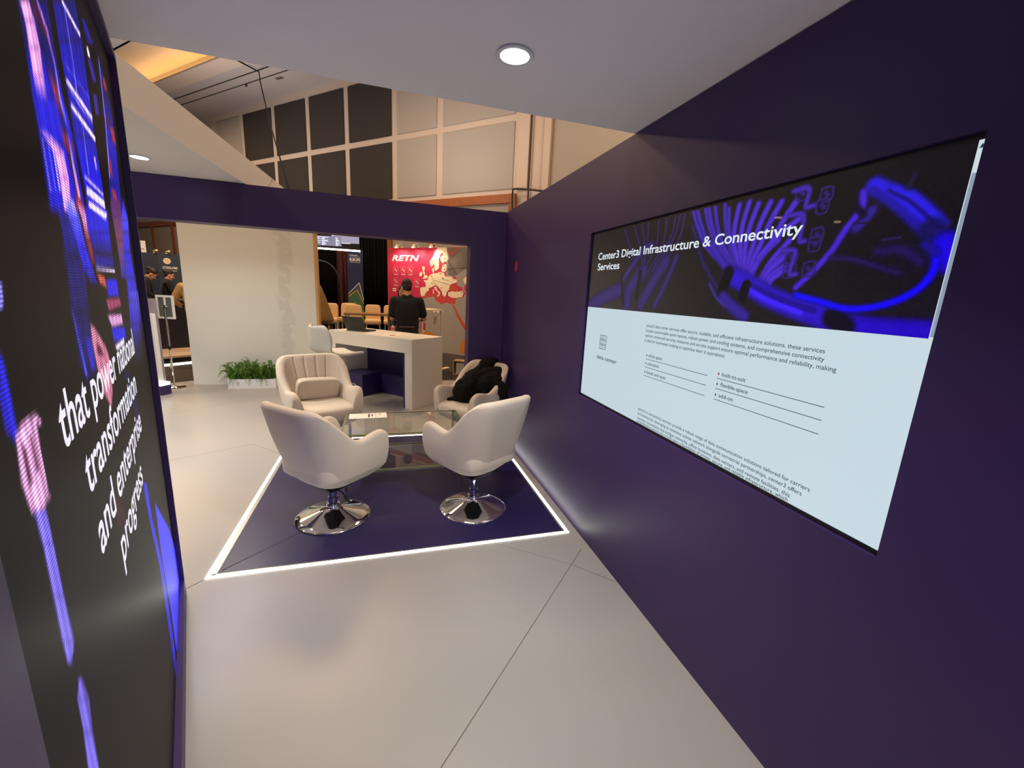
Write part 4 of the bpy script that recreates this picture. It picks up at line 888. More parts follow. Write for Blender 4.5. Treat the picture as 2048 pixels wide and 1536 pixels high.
LED_TEXT = glow('video_wall_lettering', rgb(238, 232, 244), 0.8)
for s_, x, z, w in (('that power national', 0.344, 1.293, 1.04), ('transformation', 0.444, 1.176, 0.845), ('and enterprise', 0.459, 1.053, 0.818), ('progress', 0.636, 0.928, 0.49)):
    text(s_, 'caption_line', vw, x, z, w, 0.086, LED_TEXT, 0.0195, bold=0.012)

# wall screen on the right; local x runs towards the camera, local y into the wall
tv = thing('wall_screen', 'large wide screen set in the right wall showing a web page about data centers', 'screen', (XR + 0.014, 2.470, 0.0), R(-90))
MB().box(0.001, 1.814, 0.0, 0.05, 0.919, 1.939).build('bezel', BLACK, tv, smooth=0)
def tv_colors(X, Z):
    t = np.clip(X / 1.8, 0, 1)[..., None]
    v = np.clip((Z - 1.494) / 0.43, 0, 1)[..., None]
    c = np.array((0.20, 0.18, 0.17)) * (1 - t) ** 1.3 + np.array((0.075, 0.06, 0.075)) * t  # background includes a painted haze of room reflection, palest at the left
    c = c * (0.75 + 0.35 * (1 - v))
    for pts, w, col, soft in TV_STROKES:
        pts = smooth_curve(pts, 6)
        d = line_distance(X, Z, pts) - w / 2
        a = np.clip(0.5 - d / soft * 0.5, 0, 1)
        a = (a * a * (3 - 2 * a))[..., None]
        k = np.clip(1 + d / (w / 2 + 1e-6), 0, 1.0)       # 0 on the axis, 1 at the rim
        sh = (1.12 - 0.35 * k ** 2)[..., None]
        c = c * (1 - a) + np.clip(np.array(col) * sh, 0, 1) * a
    g = rng.normal(0, 0.012, X.shape)[..., None]
    return c + g
PIC_TV = picture('web_page_picture', 0.72, 0.28, coat=0.35)
o = painted('page_header', tv, 0.016, 1.799, 1.494, 1.925, 520, 140, tv_colors, PIC_TV, -0.0006)
o['label'] = 'page header with a picture of violet network cables'
def page_colors(X, Z):
    return np.zeros(X.shape + (3,)) + np.array((0.755, 0.825, 0.86)) + 0.03 * (X / 1.8)[..., None]
o = painted('page_body', tv, 0.016, 1.814, 0.933, 1.494, 8, 8, page_colors, PIC_TV, -0.0006)
TXT_W = glow('page_white', rgb(225, 232, 240), 0.74)
TXT_D = glow('page_ink', rgb(50, 58, 70), 0.74)
TXT_G = glow('page_grey', rgb(96, 108, 122), 0.74)
TXT_R = glow('page_bullet', rgb(120, 72, 66), 0.74)
text('Center3 Digital Infrastructure & Connectivity', 'heading', tv, 0.100, 1.7745, 1.318, 0.0415, TXT_W, bold=0.014)
text('Services', 'heading', tv, 0.103, 1.714, 0.249, 0.0415, TXT_W, bold=0.014)
for s_, z, w in (('center3 data center services offer secure, scalable, and efficient infrastructure solutions. these services', 1.4235, 0.898), ('include customizable space layouts, robust power and cooling systems, and comprehensive connectivity', 1.3995, 0.901), ('options. enhanced security measures and on-site support ensure optimal performance and reliability, making', 1.3755, 0.941), ('it ideal for businesses looking to optimize their it operations', 1.3512, 0.523)):
    text(s_, 'paragraph', tv, 0.665, z, w, 0.0150, TXT_D, bold=0.004)
for s_, z, w in (('center3 is connectivity services provide a robust range of data communication solutions tailored for carriers', 1.001, 0.928), ('and enterprises. leveraging an extensive subsea network alongside terrestrial partnerships, center3 offers', 0.977, 0.906), ('seamless connectivity that bridges networks, office locations, data centers, and remote facilities. this', 0.953, 0.870), ('comprehensive service mix is built upon a foundation of private, secure, and reliable infrastructure, which', 0.9355, 0.866)):
    text(s_, 'paragraph', tv, 0.676, z, w, 0.0150, TXT_D, bold=0.004)
text('data center', 'caption', tv, 0.192, 1.193, 0.232, 0.024, TXT_D, bold=0.008)
m = MB()
def bar(x0, x1, z0, z1, y=-0.0012): m.plate([(x0, z0), (x1, z0), (x1, z1), (x0, z1)], y)
for k in range(3):
    z = 1.254 + k * 0.029
    for a in ((0.208, 0.290, z, z + 0.003), (0.208, 0.290, z + 0.022, z + 0.025), (0.208, 0.211, z, z + 0.025), (0.287, 0.290, z, z + 0.025), (0.222, 0.225, z + 0.004, z + 0.02), (0.236, 0.239, z + 0.004, z + 0.02), (0.250, 0.253, z + 0.004, z + 0.02), (0.268, 0.276, z + 0.010, z + 0.015)):
        bar(*a)
o = m.build('server_icon', TXT_D, tv, smooth=0)
for z in (1.2658, 1.2254, 1.1822):
    for x0, x1 in ((0.689, 1.116), (1.166, 1.594)):
        m = MB(); bar(x0, x1, z, z + 0.0028); m.build('list_rule', TXT_G, tv, smooth=0)
        m = MB(); bar(x0 + 0.003, x0 + 0.010, z + 0.0155, z + 0.0245); m.build('list_bullet', TXT_R, tv, smooth=0)
for s_, x, z, w in (('white space', 0.710, 1.280, 0.108), ('colocation', 0.710, 1.240, 0.092), ('hands and eyes', 0.710, 1.197, 0.150), ('built-to-suit', 1.190, 1.280, 0.112), ('flexible-space', 1.190, 1.240, 0.130), ('add-on', 1.190, 1.197, 0.070)):
    text(s_, 'list_item', tv, x, z, w, 0.0160, TXT_D, bold=0.006)
m = MB(); bar(1.799, 1.814, 1.494, 1.925); o = m.build('scroll_track', glow('scroll_track_white', rgb(205, 218, 224), 0.74), tv, smooth=0)
m = MB(); bar(1.801, 1.812, 1.498, 1.858, -0.0016); o = m.build('scroll_bar', glow('scroll_bar_grey', rgb(140, 155, 175), 0.74), tv, smooth=0)
m = MB(); m.plate([(1.802, 1.908), (1.811, 1.908), (1.8065, 1.918)], -0.0016); m.build('scroll_arrow', TXT_D, tv, smooth=0)

o = MB().box(XR - 0.002, XR + 0.001, 3.985, 4.045, 1.765, 1.855).build('red_sticker', mat('red_tape', rgb(190, 36, 52), 0.5), smooth=0)
tag(o, 'small red sticker on the purple wall beside the column', 'sticker')

# ------------------------------------------------------------------ swivel tub chairs
def smoothstep(a, b, x):
    t = min(1, max(0, (x - a) / (b - a))); return t * t * (3 - 2 * t)
def tub_path(t, lv):
    """t 0..1 from the front of the left arm round the back to the front of the right arm"""
    w = 0.245 + 0.062 * lv; bk = 0.215 + 0.125 * lv; fr = 0.245 + 0.02 * lv; r = 0.17 + 0.02 * lv
    s = 1
    if t > 0.5: t, s = 1 - t, -1
    if t < 0.33:
        k = t / 0.33; p = (-w, fr + (-bk + r - fr) * k); n = (-1, 0)
    elif t < 0.44:
        a = (t - 0.33) / 0.11 * math.pi / 2; p = (-w + r - r * math.cos(a), -bk + r - r * math.sin(a)); n = (-math.cos(a), -math.sin(a))
    else:
        k = (t - 0.44) / 0.06; p = (-w + r + (w - r) * k, -bk); n = (0, -1)
    return (p[0] * s, p[1]), (n[0] * s, n[1])
def tub_top(t):
    (x, y), _ = tub_path(t, 0.6)
    z = 0.622 - 0.030 * smoothstep(0.20, -0.02, y)
    z += (0.845 - 0.592) * smoothstep(0.03, -0.285, y) ** 1.05
    d = 0.262 - y
    if d < 0.085 and y > 0: z -= 0.075 * (1 - math.sqrt(max(0, 1 - (1 - d / 0.085) ** 2)))
    return z
def tub_shell():
    mb = MB()
    ts = [0.0, .01, .02, .035, .05, .07] + [0.07 + 0.31 * k / 18 for k in range(1, 18)] + [0.38 + 0.24 * k / 96 for k in range(97)] + [0.62 + 0.31 * k / 18 for k in range(1, 18)] + [.93, .95, .965, .98, .99, 1.0]
    th = 0.062
    rows = []
    for t in ts:
        zb, zt = 0.365, tub_top(t)
        (xx, yy), _ = tub_path(t, 0.5)
        seam = 0.0
        ring = []
        lvz = lambda z: min(1, max(0, (z - 0.36) / 0.46))
        for k in range(9):
            z = zb + (zt - 0.03 - zb) * k / 8
            (x, y), (nx, ny) = tub_path(t, lvz(z))
            bulge = 0.012 * math.sin(math.pi * k / 8)
            ring.append((x + nx * bulge, y + ny * bulge, z))
        for off, dz in ((0.10, -0.010), (0.32, 0.0), (0.68, 0.0), (0.92, -0.012)):
            (x, y), (nx, ny) = tub_path(t, lvz(zt))
            ring.append((x - nx * th * off, y - ny * th * off, zt + dz))
        for k in range(9):
            z = zt - 0.035 + (zb + 0.05 - zt + 0.035) * k / 8
            (x, y), (nx, ny) = tub_path(t, lvz(z))
            g = 0.0
            if yy < -0.16:
                for sx in (-0.12, -0.04, 0.04, 0.12):
                    g += 0.011 * math.exp(-((xx - sx) / 0.008) ** 2)
            pad = 0.010 * math.sin(math.pi * min(1, (k + 0.5) / 9))
            q = th * (1.0 - g / th) + pad
            ring.append((x - nx * q, y - ny * q, z))
        rows.append(ring)
    n = len(rows[0]); m = len(rows)
    vs = [p for r in rows for p in r]
    fs = []
    for i in range(m - 1):
        for k in range(n):
            k2 = (k + 1) % n
            fs.append((i * n + k, i * n + k2, (i + 1) * n + k2, (i + 1) * n + k))
    fs.append(tuple(range(n))[::-1]); fs.append(tuple((m - 1) * n + k for k in range(n)))
    mb.add(vs, fs)
    # rounded underside
    loop = []
    for k in range(40):
        (x, y), _ = tub_path(k / 39, 0.0); loop.append((x, y, 0.375))
    for k in range(1, 12):
        u = k / 12; loop.append((0.245 - 0.49 * u, 0.245 + 0.012 * math.sin(math.pi * u), 0.385))
    N = len(loop); vs = []
    for sc, z in ((1.0, None), (0.97, 0.352), (0.86, 0.318), (0.68, 0.282), (0.45, 0.254), (0.2, 0.240), (0.06, 0.238)):
        for (x, y, z0) in loop: vs.append((x * sc, (y - 0.01) * sc + 0.01, z0 if z is None else z))
    fs = []
    for i in range(6):
        for k in range(N):
            k2 = (k + 1) % N
            fs.append((i * N + k, i * N + k2, (i + 1) * N + k2, (i + 1) * N + k))
    fs.append(tuple(6 * N + k for k in range(N)))
    mb.add(vs, fs)
    return mb
def make_tub_chair(label):
    t = thing('swivel_tub_chair', label, 'chair', group='cream tub chairs around the glass table')
    tub_shell().build('shell', FABRIC, t, smooth=50, recalc=True)
    c = MB()
    c.blob((0, 0.02, 0.405), (0.232, 0.252, 0.072), 0.42, 0.34, 40, 18)
    c.build('seat_cushion', FABRIC, t, smooth=180)
    MB().lathe([(0.238, 0.0), (0.240, 0.006), (0.236, 0.011), (0.20, 0.021), (0.14, 0.040), (0.085, 0.060), (0.055, 0.074), (0.044, 0.086), (0.044, 0.094)], n=72).build('base', CHROME, t, smooth=50)
    MB().lathe([(0.034, 0.088), (0.040, 0.094), (0.040, 0.106), (0.032, 0.110), (0.032, 0.150), (0.027, 0.153), (0.027, 0.290)], n=32).build('stem', CHROME, t, smooth=40)
    MB().box(-0.09, 0.09, -0.09, 0.09, 0.228, 0.243).build('mounting_plate', BLACK, t, smooth=0)
    lv = MB().tube([(0.03, -0.02, 0.232), (0.13, -0.03, 0.226), (0.17, -0.035, 0.205)], 0.005, 8).build('height_lever', BLACK, t)
    MB().capsule((0.165, -0.035, 0.207), (0.205, -0.04, 0.186), 0.011, 0.009).build('grip', BLACK, lv)
    return t
def face(f):                              # heading: local +y turned to direction f
    return math.atan2(-f[0], f[1])
ch = make_tub_chair('cream tub chair seen from behind at the front left of the purple floor')
CHAIRS = [ch]
ch.location = (-0.355, 2.835, 0.002); ch.rotation_euler = (0, 0, face((0.70, 0.71)))
for lab, loc, f in (('cream tub chair seen from behind beside the right wall, under the big screen', (0.603, 2.765, 0.002), (-0.50, 0.86)),
                    ('beige tub chair facing the camera with a small cushion on it', (-0.57, 4.03, 0.0018), (0.40, -0.92)),
                    ('cream tub chair in the back corner with a black jacket thrown over it', (0.82, 4.03, 0.0015), (-0.80, -0.60))):
    c = copy_tree(ch); c.location = loc; c.rotation_euler = (0, 0, face(f)); c['label'] = lab; CHAIRS.append(c)
for part in CHAIRS[1].children:          # this one is set a little higher on its gas spring
    if part.name.split('.')[0] not in ('base', 'stem'): part.location.z += 0.040
CHAIRS[2].scale = (1.08, 1.06, 1.06)
MB().box(0.300, 0.304, -0.03, -0.005, 0.40, 0.44).build('fabric_tag', BLACK, CHAIRS[2], smooth=0)

# cushion on the beige chair
o = MB().blob((0, 0, 0), (0.185, 0.042, 0.102), 0.38, 0.22, 52, 26).build('lumbar_cushion', FABRIC, smooth=180)
tag(o, 'small rectangular beige cushion leaning in the chair that faces the camera', 'cushion')
c = CHAIRS[2]
cm = Matrix.Translation(c.location) @ Matrix.Rotation(c.rotation_euler.z, 4, 'Z')
o.matrix_world = cm @ Matrix.Translation((-0.012, -0.110, 0.606)) @ Matrix.Rotation(R(-17), 4, 'X') @ Matrix.Rotation(R(-3), 4, 'Y')

# black jacket thrown over the corner chair
jk = MB()
J = [((0.02, 0.06, 0.585), (0.04, -0.13, 0.66), 0.125, 0.125), ((0.04, -0.15, 0.70), (0.0, -0.24, 0.80), 0.09, 0.08), ((0.10, -0.08, 0.58), (0.10, -0.17, 0.68), 0.085, 0.08),
     ((0.0, -0.23, 0.80), (-0.03, -0.32, 0.845), 0.07, 0.05), ((-0.03, -0.33, 0.84), (-0.05, -0.385, 0.76), 0.04, 0.03),
     ((-0.08, -0.10, 0.62), (-0.18, -0.19, 0.69), 0.11, 0.095), ((-0.18, -0.17, 0.71), (-0.27, -0.14, 0.65), 0.08, 0.055), ((-0.295, -0.14, 0.62), (-0.335, -0.13, 0.50), 0.045, 0.035),
     ((-0.23, -0.16, 0.66), (-0.28, -0.11, 0.60), 0.06, 0.04), ((0.02, 0.02, 0.52), (-0.10, 0.10, 0.50), 0.05, 0.03), ((0.06, 0.04, 0.505), (0.15, 0.16, 0.488), 0.05, 0.016),
     ((-0.10, -0.17, 0.74), (-0.16, -0.24, 0.76), 0.08, 0.06)]
for p, q, a, b in J: jk.capsule(p, q, a, b, 16)
o = jk.build('jacket', mat('black_jacket_cloth', rgb(15, 14, 16), 0.9, bump=0.6, bscale=40, spec=0.2), smooth=180, remesh=0.011)
tag(o, 'crumpled black jacket thrown over the corner tub chair', 'jacket')
tx = bpy.data.textures.new('jacket_folds', 'CLOUDS'); tx.noise_scale = 0.075; tx.noise_depth = 2
dm = o.modifiers.new('folds', 'DISPLACE'); dm.texture = tx; dm.strength = 0.045; dm.mid_level = 0.5
c = CHAIRS[3]
o.location = c.location; o.rotation_euler = c.rotation_euler

# ------------------------------------------------------------------ glass coffee table with its card
GLASS = bpy.data.materials.new('table_glass'); GLASS.use_nodes = True
b = GLASS.node_tree.nodes['Principled BSDF']
b.inputs['Base Color'].default_value = (0.93, 0.97, 0.93, 1); b.inputs['Roughness'].default_value = 0.0
b.inputs['Transmission Weight'].default_value = 1.0; b.inputs['IOR'].default_value = 1.25
EDGE = mat('green_glass_edge', rgb(120, 126, 84), 0.15, spec=0.8)
STEEL = mat('brushed_steel', rgb(165, 160, 150), 0.28, metal=0.9)
TX0, TX1, TY0, TY1, TZ = -0.335, 0.630, 3.20, 3.795, 0.450
tb = thing('coffee_table', 'low glass coffee table with steel legs and a lower glass shelf between the tub chairs', 'table', ((TX0 + TX1) / 2, (TY0 + TY1) / 2, 0.0015))
hx, hy = (TX1 - TX0) / 2, (TY1 - TY0) / 2
def glass_sheet(name, hx, hy, z, t, rim=0.012):
    o = MB().box(-hx + rim, hx - rim, -hy + rim, hy - rim, z, z + t).build(name, GLASS, tb, smooth=0)
    e = MB()
    for a in ((-hx, hx, -hy, -hy + rim), (-hx, hx, hy - rim, hy), (-hx, -hx + rim, -hy + rim, hy - rim), (hx - rim, hx, -hy + rim, hy - rim)): e.box(*a, z, z + t)
    e = e.build('glass_rim', EDGE, o, smooth=0)
    e['label'] = 'greenish polished edge'
    return o
glass_sheet('glass_top', hx, hy, TZ - 0.012, 0.012)
glass_sheet('lower_shelf', hx - 0.035, hy - 0.01, 0.145, 0.010)
for sx in (-1, 1):
    for sy in (-1, 1):
        x, y = sx * (hx - 0.03), sy * (hy - 0.03)
        MB().box(x - 0.011, x + 0.011, y - 0.011, y + 0.011, 0.0, TZ - 0.012).build('leg', STEEL, tb, smooth=0)
for sy in (-1, 1):
    MB().box(-hx + 0.03, hx - 0.03, sy * (hy - 0.03) - 0.009, sy * (hy - 0.03) + 0.009, 0.128, 0.145).build('shelf_rail', STEEL, tb, smooth=0)
PAPER = mat('card_paper', rgb(238, 228, 222), 0.7)
INK = mat('card_ink', rgb(60, 52, 58), 0.8)
cd = thing('info_card', 'white printed card lying on the back left of the glass coffee table', 'card', (-0.15, 3.70, TZ + 0.0025), R(2))
MB().box(-0.155, 0.155, -0.075, 0.075, 0, 0.001).build('sheet', PAPER, cd, smooth=0)
m = MB()
for x0, x1, y0, y1 in ((0.062, 0.064, -0.07, 0.07), (-0.10 + 0.10, 0.014, -0.05, 0.05), (0.028, 0.038, -0.03, 0.04), (0.095, 0.101, 0.0, 0.05)): m.box(x0, x1, y0, y1, 0.001, 0.0014)
m.build('print', INK, cd, smooth=0)

# ------------------------------------------------------------------ white waterfall counter with its purple inside (local x along the front towards the right end, y away)
COUNTER = (0.326, 5.40)
def on_counter(o, x, y, z, rz=0.0):
    c, s = math.cos(HALL_RZ), math.sin(HALL_RZ)
    o.location = (COUNTER[0] + c * x - s * y, COUNTER[1] + s * x + c * y, z)
    o.rotation_euler = (0, 0, HALL_RZ + rz)
    return o
CT = 0.924
ct = thing('counter', 'white waterfall counter with a purple inside behind the beige chair', 'counter')
on_counter(ct, 0, 0, 0)
CL, CD = 1.56, 0.62
m = MB()
m.box(-CL, 0, 0, CD, CT - 0.185, CT); m.box(-0.125, 0, 0, CD, 0, CT - 0.185); m.box(-CL, -CL + 0.125, 0, CD, 0, CT - 0.185)
m.build('shell', mat('counter_laminate', (0.76, 0.71, 0.63), 0.4, noise=0.02, scale=4), ct, smooth=0, bevel=0.004)
PURPLE_IN = mat('purple_laminate_inside', rgb(42, 33, 86), 0.35)
MB().box(-CL + 0.125, -0.125, CD - 0.04, CD - 0.002, 0.0, CT - 0.185).build('back_panel', PURPLE_IN, ct, smooth=0)
MB().box(-0.16, -0.127, 0.012, CD - 0.04, 0.0, CT - 0.187).build('side_panel', PURPLE_IN, ct, smooth=0)
MB().box(-CL + 0.127, -0.17, CD - 0.17, CD - 0.042, 0.0, 0.30).build('plinth_box', PURPLE_IN, ct, smooth=0, bevel=0.003)
MB().box(-CL + 0.127, -1.02, 0.10, CD - 0.172, 0.0, 0.32).build('cupboard', PURPLE_IN, ct, smooth=0, bevel=0.003)

# laptop seen from behind
lp = thing('laptop', 'open black laptop seen from the back on the white counter', 'laptop')
on_counter(lp, -1.20, 0.27, CT + 0.001, R(12))
MB().box(-0.165, 0.165, -0.115, 0.115, 0.0, 0.018).build('keyboard_base', GRAPHITE, lp, smooth=0, bevel=0.004)
sc = MB().box(-0.165, 0.165, -0.006, 0.006, 0, 0.225).build('screen_lid', GRAPHITE, lp, smooth=0, bevel=0.004)
sc.location = (0, -0.112, 0.018); sc.rotation_euler = (R(30), 0, 0)
sc.location = (0, -0.108, 0.016)
em = MB().box(-0.150, -0.128, -0.0075, -0.006, 0.195, 0.203).build('lid_badge', STEEL, sc, smooth=0)
em.rotation_euler = (0, 0, 0)
FLY = mat('leaflet_paper', rgb(236, 216, 200), 0.6)
ol = thing('leaflet', 'printed leaflet with a dark oval lying on the counter right of the laptop', 'leaflet')
on_counter(ol, -0.50, 0.17, CT + 0.001, R(12))
MB().box(-0.105, 0.105, -0.15, 0.15, 0, 0.0012).build('sheet', FLY, ol, smooth=0)
m = MB().lathe([(0.045, 0.0012), (0.044, 0.0016)], n=24); m.build('printed_oval', mat('print_brown', rgb(120, 80, 66), 0.7), ol, smooth=0)
ol2 = on_counter(MB().box(-0.10, 0.10, -0.105, 0.105, 0, 0.002).build('paper_sheet', PAPER, smooth=0), -1.445, 0.42, CT + 0.001, R(5))
tag(ol2, 'blank paper sheet at the left end of the counter behind the bar stool', 'paper')

# ------------------------------------------------------------------ white bar stool at the counter
st = thing('bar_stool', 'white moulded bar stool with a chrome stem in front of the counter', 'bar stool', (-0.585, 5.68, 0.0), face((0.78, 0.62)))
st.scale = (1.1, 1.1, 1.03)
prof = [(0.235, 0.655, .17), (0.245, 0.672, .19), (0.225, 0.690, .20), (0.16, 0.696, .205), (0.06, 0.690, .21), (-0.06, 0.688, .215), (-0.15, 0.700, .215), (-0.20, 0.735, .215), (-0.228, 0.80, .215), (-0.245, 0.88, .21), (-0.258, 0.95, .195), (-0.268, 1.00, .165), (-0.274, 1.032, .10)]
m = MB(); NX = 13; vs = []
for (y, z, w) in prof:
    for k in range(NX):
        u = -1 + 2 * k / (NX - 1)
        back = smoothstep(0.72, 0.85, z)
        vs.append((u * w, y + (0.075 * u * u) * back, z + (0.028 * u * u) * (1 - back)))
fs = [(i * NX + k, i * NX + k + 1, (i + 1) * NX + k + 1, (i + 1) * NX + k) for i in range(len(prof) - 1) for k in range(NX - 1)]
m.add(vs, fs)
SHELL_W = mat('white_leatherette', (0.62, 0.60, 0.555), 0.5)
o = m.build('seat_shell', SHELL_W, st, smooth=180)
sd = o.modifiers.new('thickness', 'SOLIDIFY'); sd.thickness = 0.034; sd.offset = 1
ss = o.modifiers.new('round', 'SUBSURF'); ss.levels = 2; ss.render_levels = 2
m = MB()
m.tube([(x * 0.98, y, z) for x, y, z in [vs[i * NX + 6] for i in range(7, 12)]], 0.002, 6)
MB().lathe([(0.028, 0.05), (0.028, 0.40), (0.022, 0.405), (0.022, 0.665)], n=28).build('stem', CHROME, st, smooth=40)
MB().lathe([(0.205, 0.0), (0.205, 0.008), (0.15, 0.022), (0.06, 0.045), (0.036, 0.06)], n=56).build('base', CHROME, st, smooth=50)
m = MB(); pts = [(0.0, -0.03, 0.27)] + [(0.13 * math.sin(a), 0.05 + 0.11 * -math.cos(a) * -1, 0.27) for a in [R(-150 + 30 * k) for k in range(11)]]
m.tube(smooth_curve([(0, 0.02, 0.27), (0.12, 0.05, 0.27), (0.13, 0.15, 0.27), (0.0, 0.20, 0.27), (-0.13, 0.15, 0.27), (-0.12, 0.05, 0.27), (0, 0.02, 0.27)], 5), 0.009, 8)
m.build('footrest', CHROME, st)
MB().tube([(0.02, 0.0, 0.66), (-0.02, 0.11, 0.63), (-0.04, 0.17, 0.56)], 0.006, 8).build('height_lever', CHROME, st)
MB().box(-0.08, 0.08, -0.08, 0.08, 0.66, 0.672).build('mounting_plate', STEEL, st, smooth=0)

# ------------------------------------------------------------------ planter with fern
pl = thing('planter', 'low white planter box full of green fern in front of the white panel', 'planter', (-1.88, 6.93, 0.0))
m = MB()
m.box(-0.31, 0.31, -0.09, -0.075, 0, 0.14); m.box(-0.31, 0.31, 0.07, 0.085, 0, 0.14); m.box(-0.31, -0.295, -0.075, 0.07, 0, 0.14); m.box(0.295, 0.31, -0.075, 0.07, 0, 0.14); m.box(-0.295, 0.295, -0.075, 0.07, 0, 0.02)
m.build('box', WHITE, pl, smooth=0)
MB().box(-0.295, 0.295, -0.075, 0.07, 0.02, 0.12).build('soil', mat('soil', rgb(30, 24, 18), 0.95, noise=0.3), pl, smooth=0)
LEAF = mat('fern_green', rgb(84, 122, 38), 0.55, noise=0.45, scale=9)
m = MB(); rnd = random.Random(11)
for i in range(135):
    bx = rnd.uniform(-0.26, 0.26); by = rnd.uniform(-0.05, 0.03)
    an = rnd.uniform(0, 2 * math.pi); L = rnd.uniform(0.18, 0.40); rise = rnd.uniform(0.10, 0.37) * (1.12 if abs(bx + 0.03) < 0.09 else 0.92); reach = rnd.uniform(0.06, 0.26)
    dx, dy = math.cos(an), math.sin(an) * 0.75
    if bx < -0.18 and rnd.random() < 0.5: dx, reach = -abs(dx) - 0.2, reach * 1.15
    if by + dy * reach > 0.075: dy = (0.075 - by) / max(reach, 1e-3)
    pts = []
    for k in range(9):
        u = k / 8
        droop = rise * (1.7 * u - (0.7 + rnd.random() * 0.02) * u * u) - (0.20 * u ** 3 if reach > 0.15 else 0.06 * u ** 3)
        pts.append(Vector((bx + dx * reach * u, by + dy * reach * u, 0.12 + max(droop, 0.02 if u < .5 else -0.06))))
    for p_ in pts: p_.y = min(p_.y, 0.08)
    m.tube(pts, 0.0016, 4, 0.0007)
    for k in range(1, 9):
        t = (pts[k] - pts[k - 1]).normalized(); side = t.cross(Vector((0, 0, 1)))
        side = side.normalized() if side.length > 1e-3 else Vector((1, 0, 0))
        up_ = side.cross(t)
        for h in range(2):
            q = pts[k - 1].lerp(pts[k], h * 0.5 + 0.25)
            ll = 0.046 * (1.05 - (k + h * 0.5) / 9.5) + 0.008
            for sg in (-1, 1):
                tip = q + side * sg * ll + t * ll * 0.55 - up_ * ll * rnd.uniform(0.0, 0.5)
                mid = q.lerp(tip, 0.5)
                w = t * ll * 0.24
                m.add([q, mid - w, tip, mid + w + up_ * 0.004], [(0, 1, 2, 3)])
m.build('fern_foliage', LEAF, pl, smooth=0)

# ------------------------------------------------------------------ sign stand seen from behind, totem
ss_ = thing('sign_stand', 'chrome pole sign stand with a white framed board seen from behind', 'sign stand', (-2.90, 6.98, 0.0), R(-22.5))
MB().lathe([(0.135, 0.0), (0.135, 0.008), (0.10, 0.014), (0.03, 0.022), (0.018, 0.03)], n=48).build('base', CHROME, ss_, smooth=50)
MB().lathe([(0.012, 0.02), (0.012, 0.60)], n=20).build('pole', CHROME, ss_, smooth=60)
MB().lathe([(0.016, 0.55), (0.016, 0.60)], n=20).build('collar', BLACK, ss_, smooth=60)
m = MB().lathe([(0.014, 0.60), (0.014, 1.16)], n=20)
for k in range(26): m.box(-0.010, 0.010, -0.0155, -0.013, 0.62 + k * 0.02, 0.628 + k * 0.02)
m.build('slotted_pole', STEEL, ss_, smooth=60)
m = MB(); m.box(-0.128, 0.128, 0.012, 0.018, 0.98, 1.30)
bk = m.build('back_board', mat('grey_backing', rgb(92, 96, 86), 0.8), ss_, smooth=0)
m = MB()
for a in ((-0.13, -0.102, 0.98, 1.30), (0.102, 0.13, 0.98, 1.30), (-0.102, 0.102, 0.98, 1.005), (-0.102, 0.102, 1.272, 1.30)): m.box(a[0], a[1], 0.004, 0.022, a[2], a[3])
m.box(-0.014, 0.014, 0.006, 0.012, 1.14, 1.29)
m.build('frame', TRIM, ss_, smooth=0)
MB().blob((0, 0.0, 1.145), (0.022, 0.02, 0.022)).build('clamp', BLACK, ss_)
MB().capsule((0.02, -0.004, 1.145), (0.034, -0.006, 1.148), 0.008, 0.008).build('clamp_knob', TRIM, ss_)
MB().capsule((-0.014, -0.012, 1.145), (-0.020, -0.016, 1.145), 0.006, 0.006).build('clamp_knob', TRIM, ss_)
MB().blob((-0.010, -0.014, 0.315), (0.012, 0.006, 0.035)).build('paper_tag', TRIM, ss_)

tt = thing('display_totem', 'slim white totem on a purple foot at the far end of the video wall', 'totem', (-2.90, 6.56, 0.0), R(-23))
MB().box(-0.22, 0.075, -0.03, 0.10, 0, 0.13).build('foot', PURPLE, tt, smooth=0)
MB().box(-0.22, 0.055, -0.015, 0.03, 0.17, 1.075).build('white_face', TRIM, tt, smooth=0, bevel=0.004)
MB().box(-0.22, 0.036, 0.03, 0.08, 0.13, 1.25).build('grey_back', mat('lilac_grey_panel', rgb(150, 138, 150), 0.5), tt, smooth=0)
MB().box(-0.23, 0.080, -0.05, 0.09, 0.13, 0.17).build('lit_ledge', glow('ledge_light', (1.0, 1.0, 0.95), 3.0), tt, smooth=0)

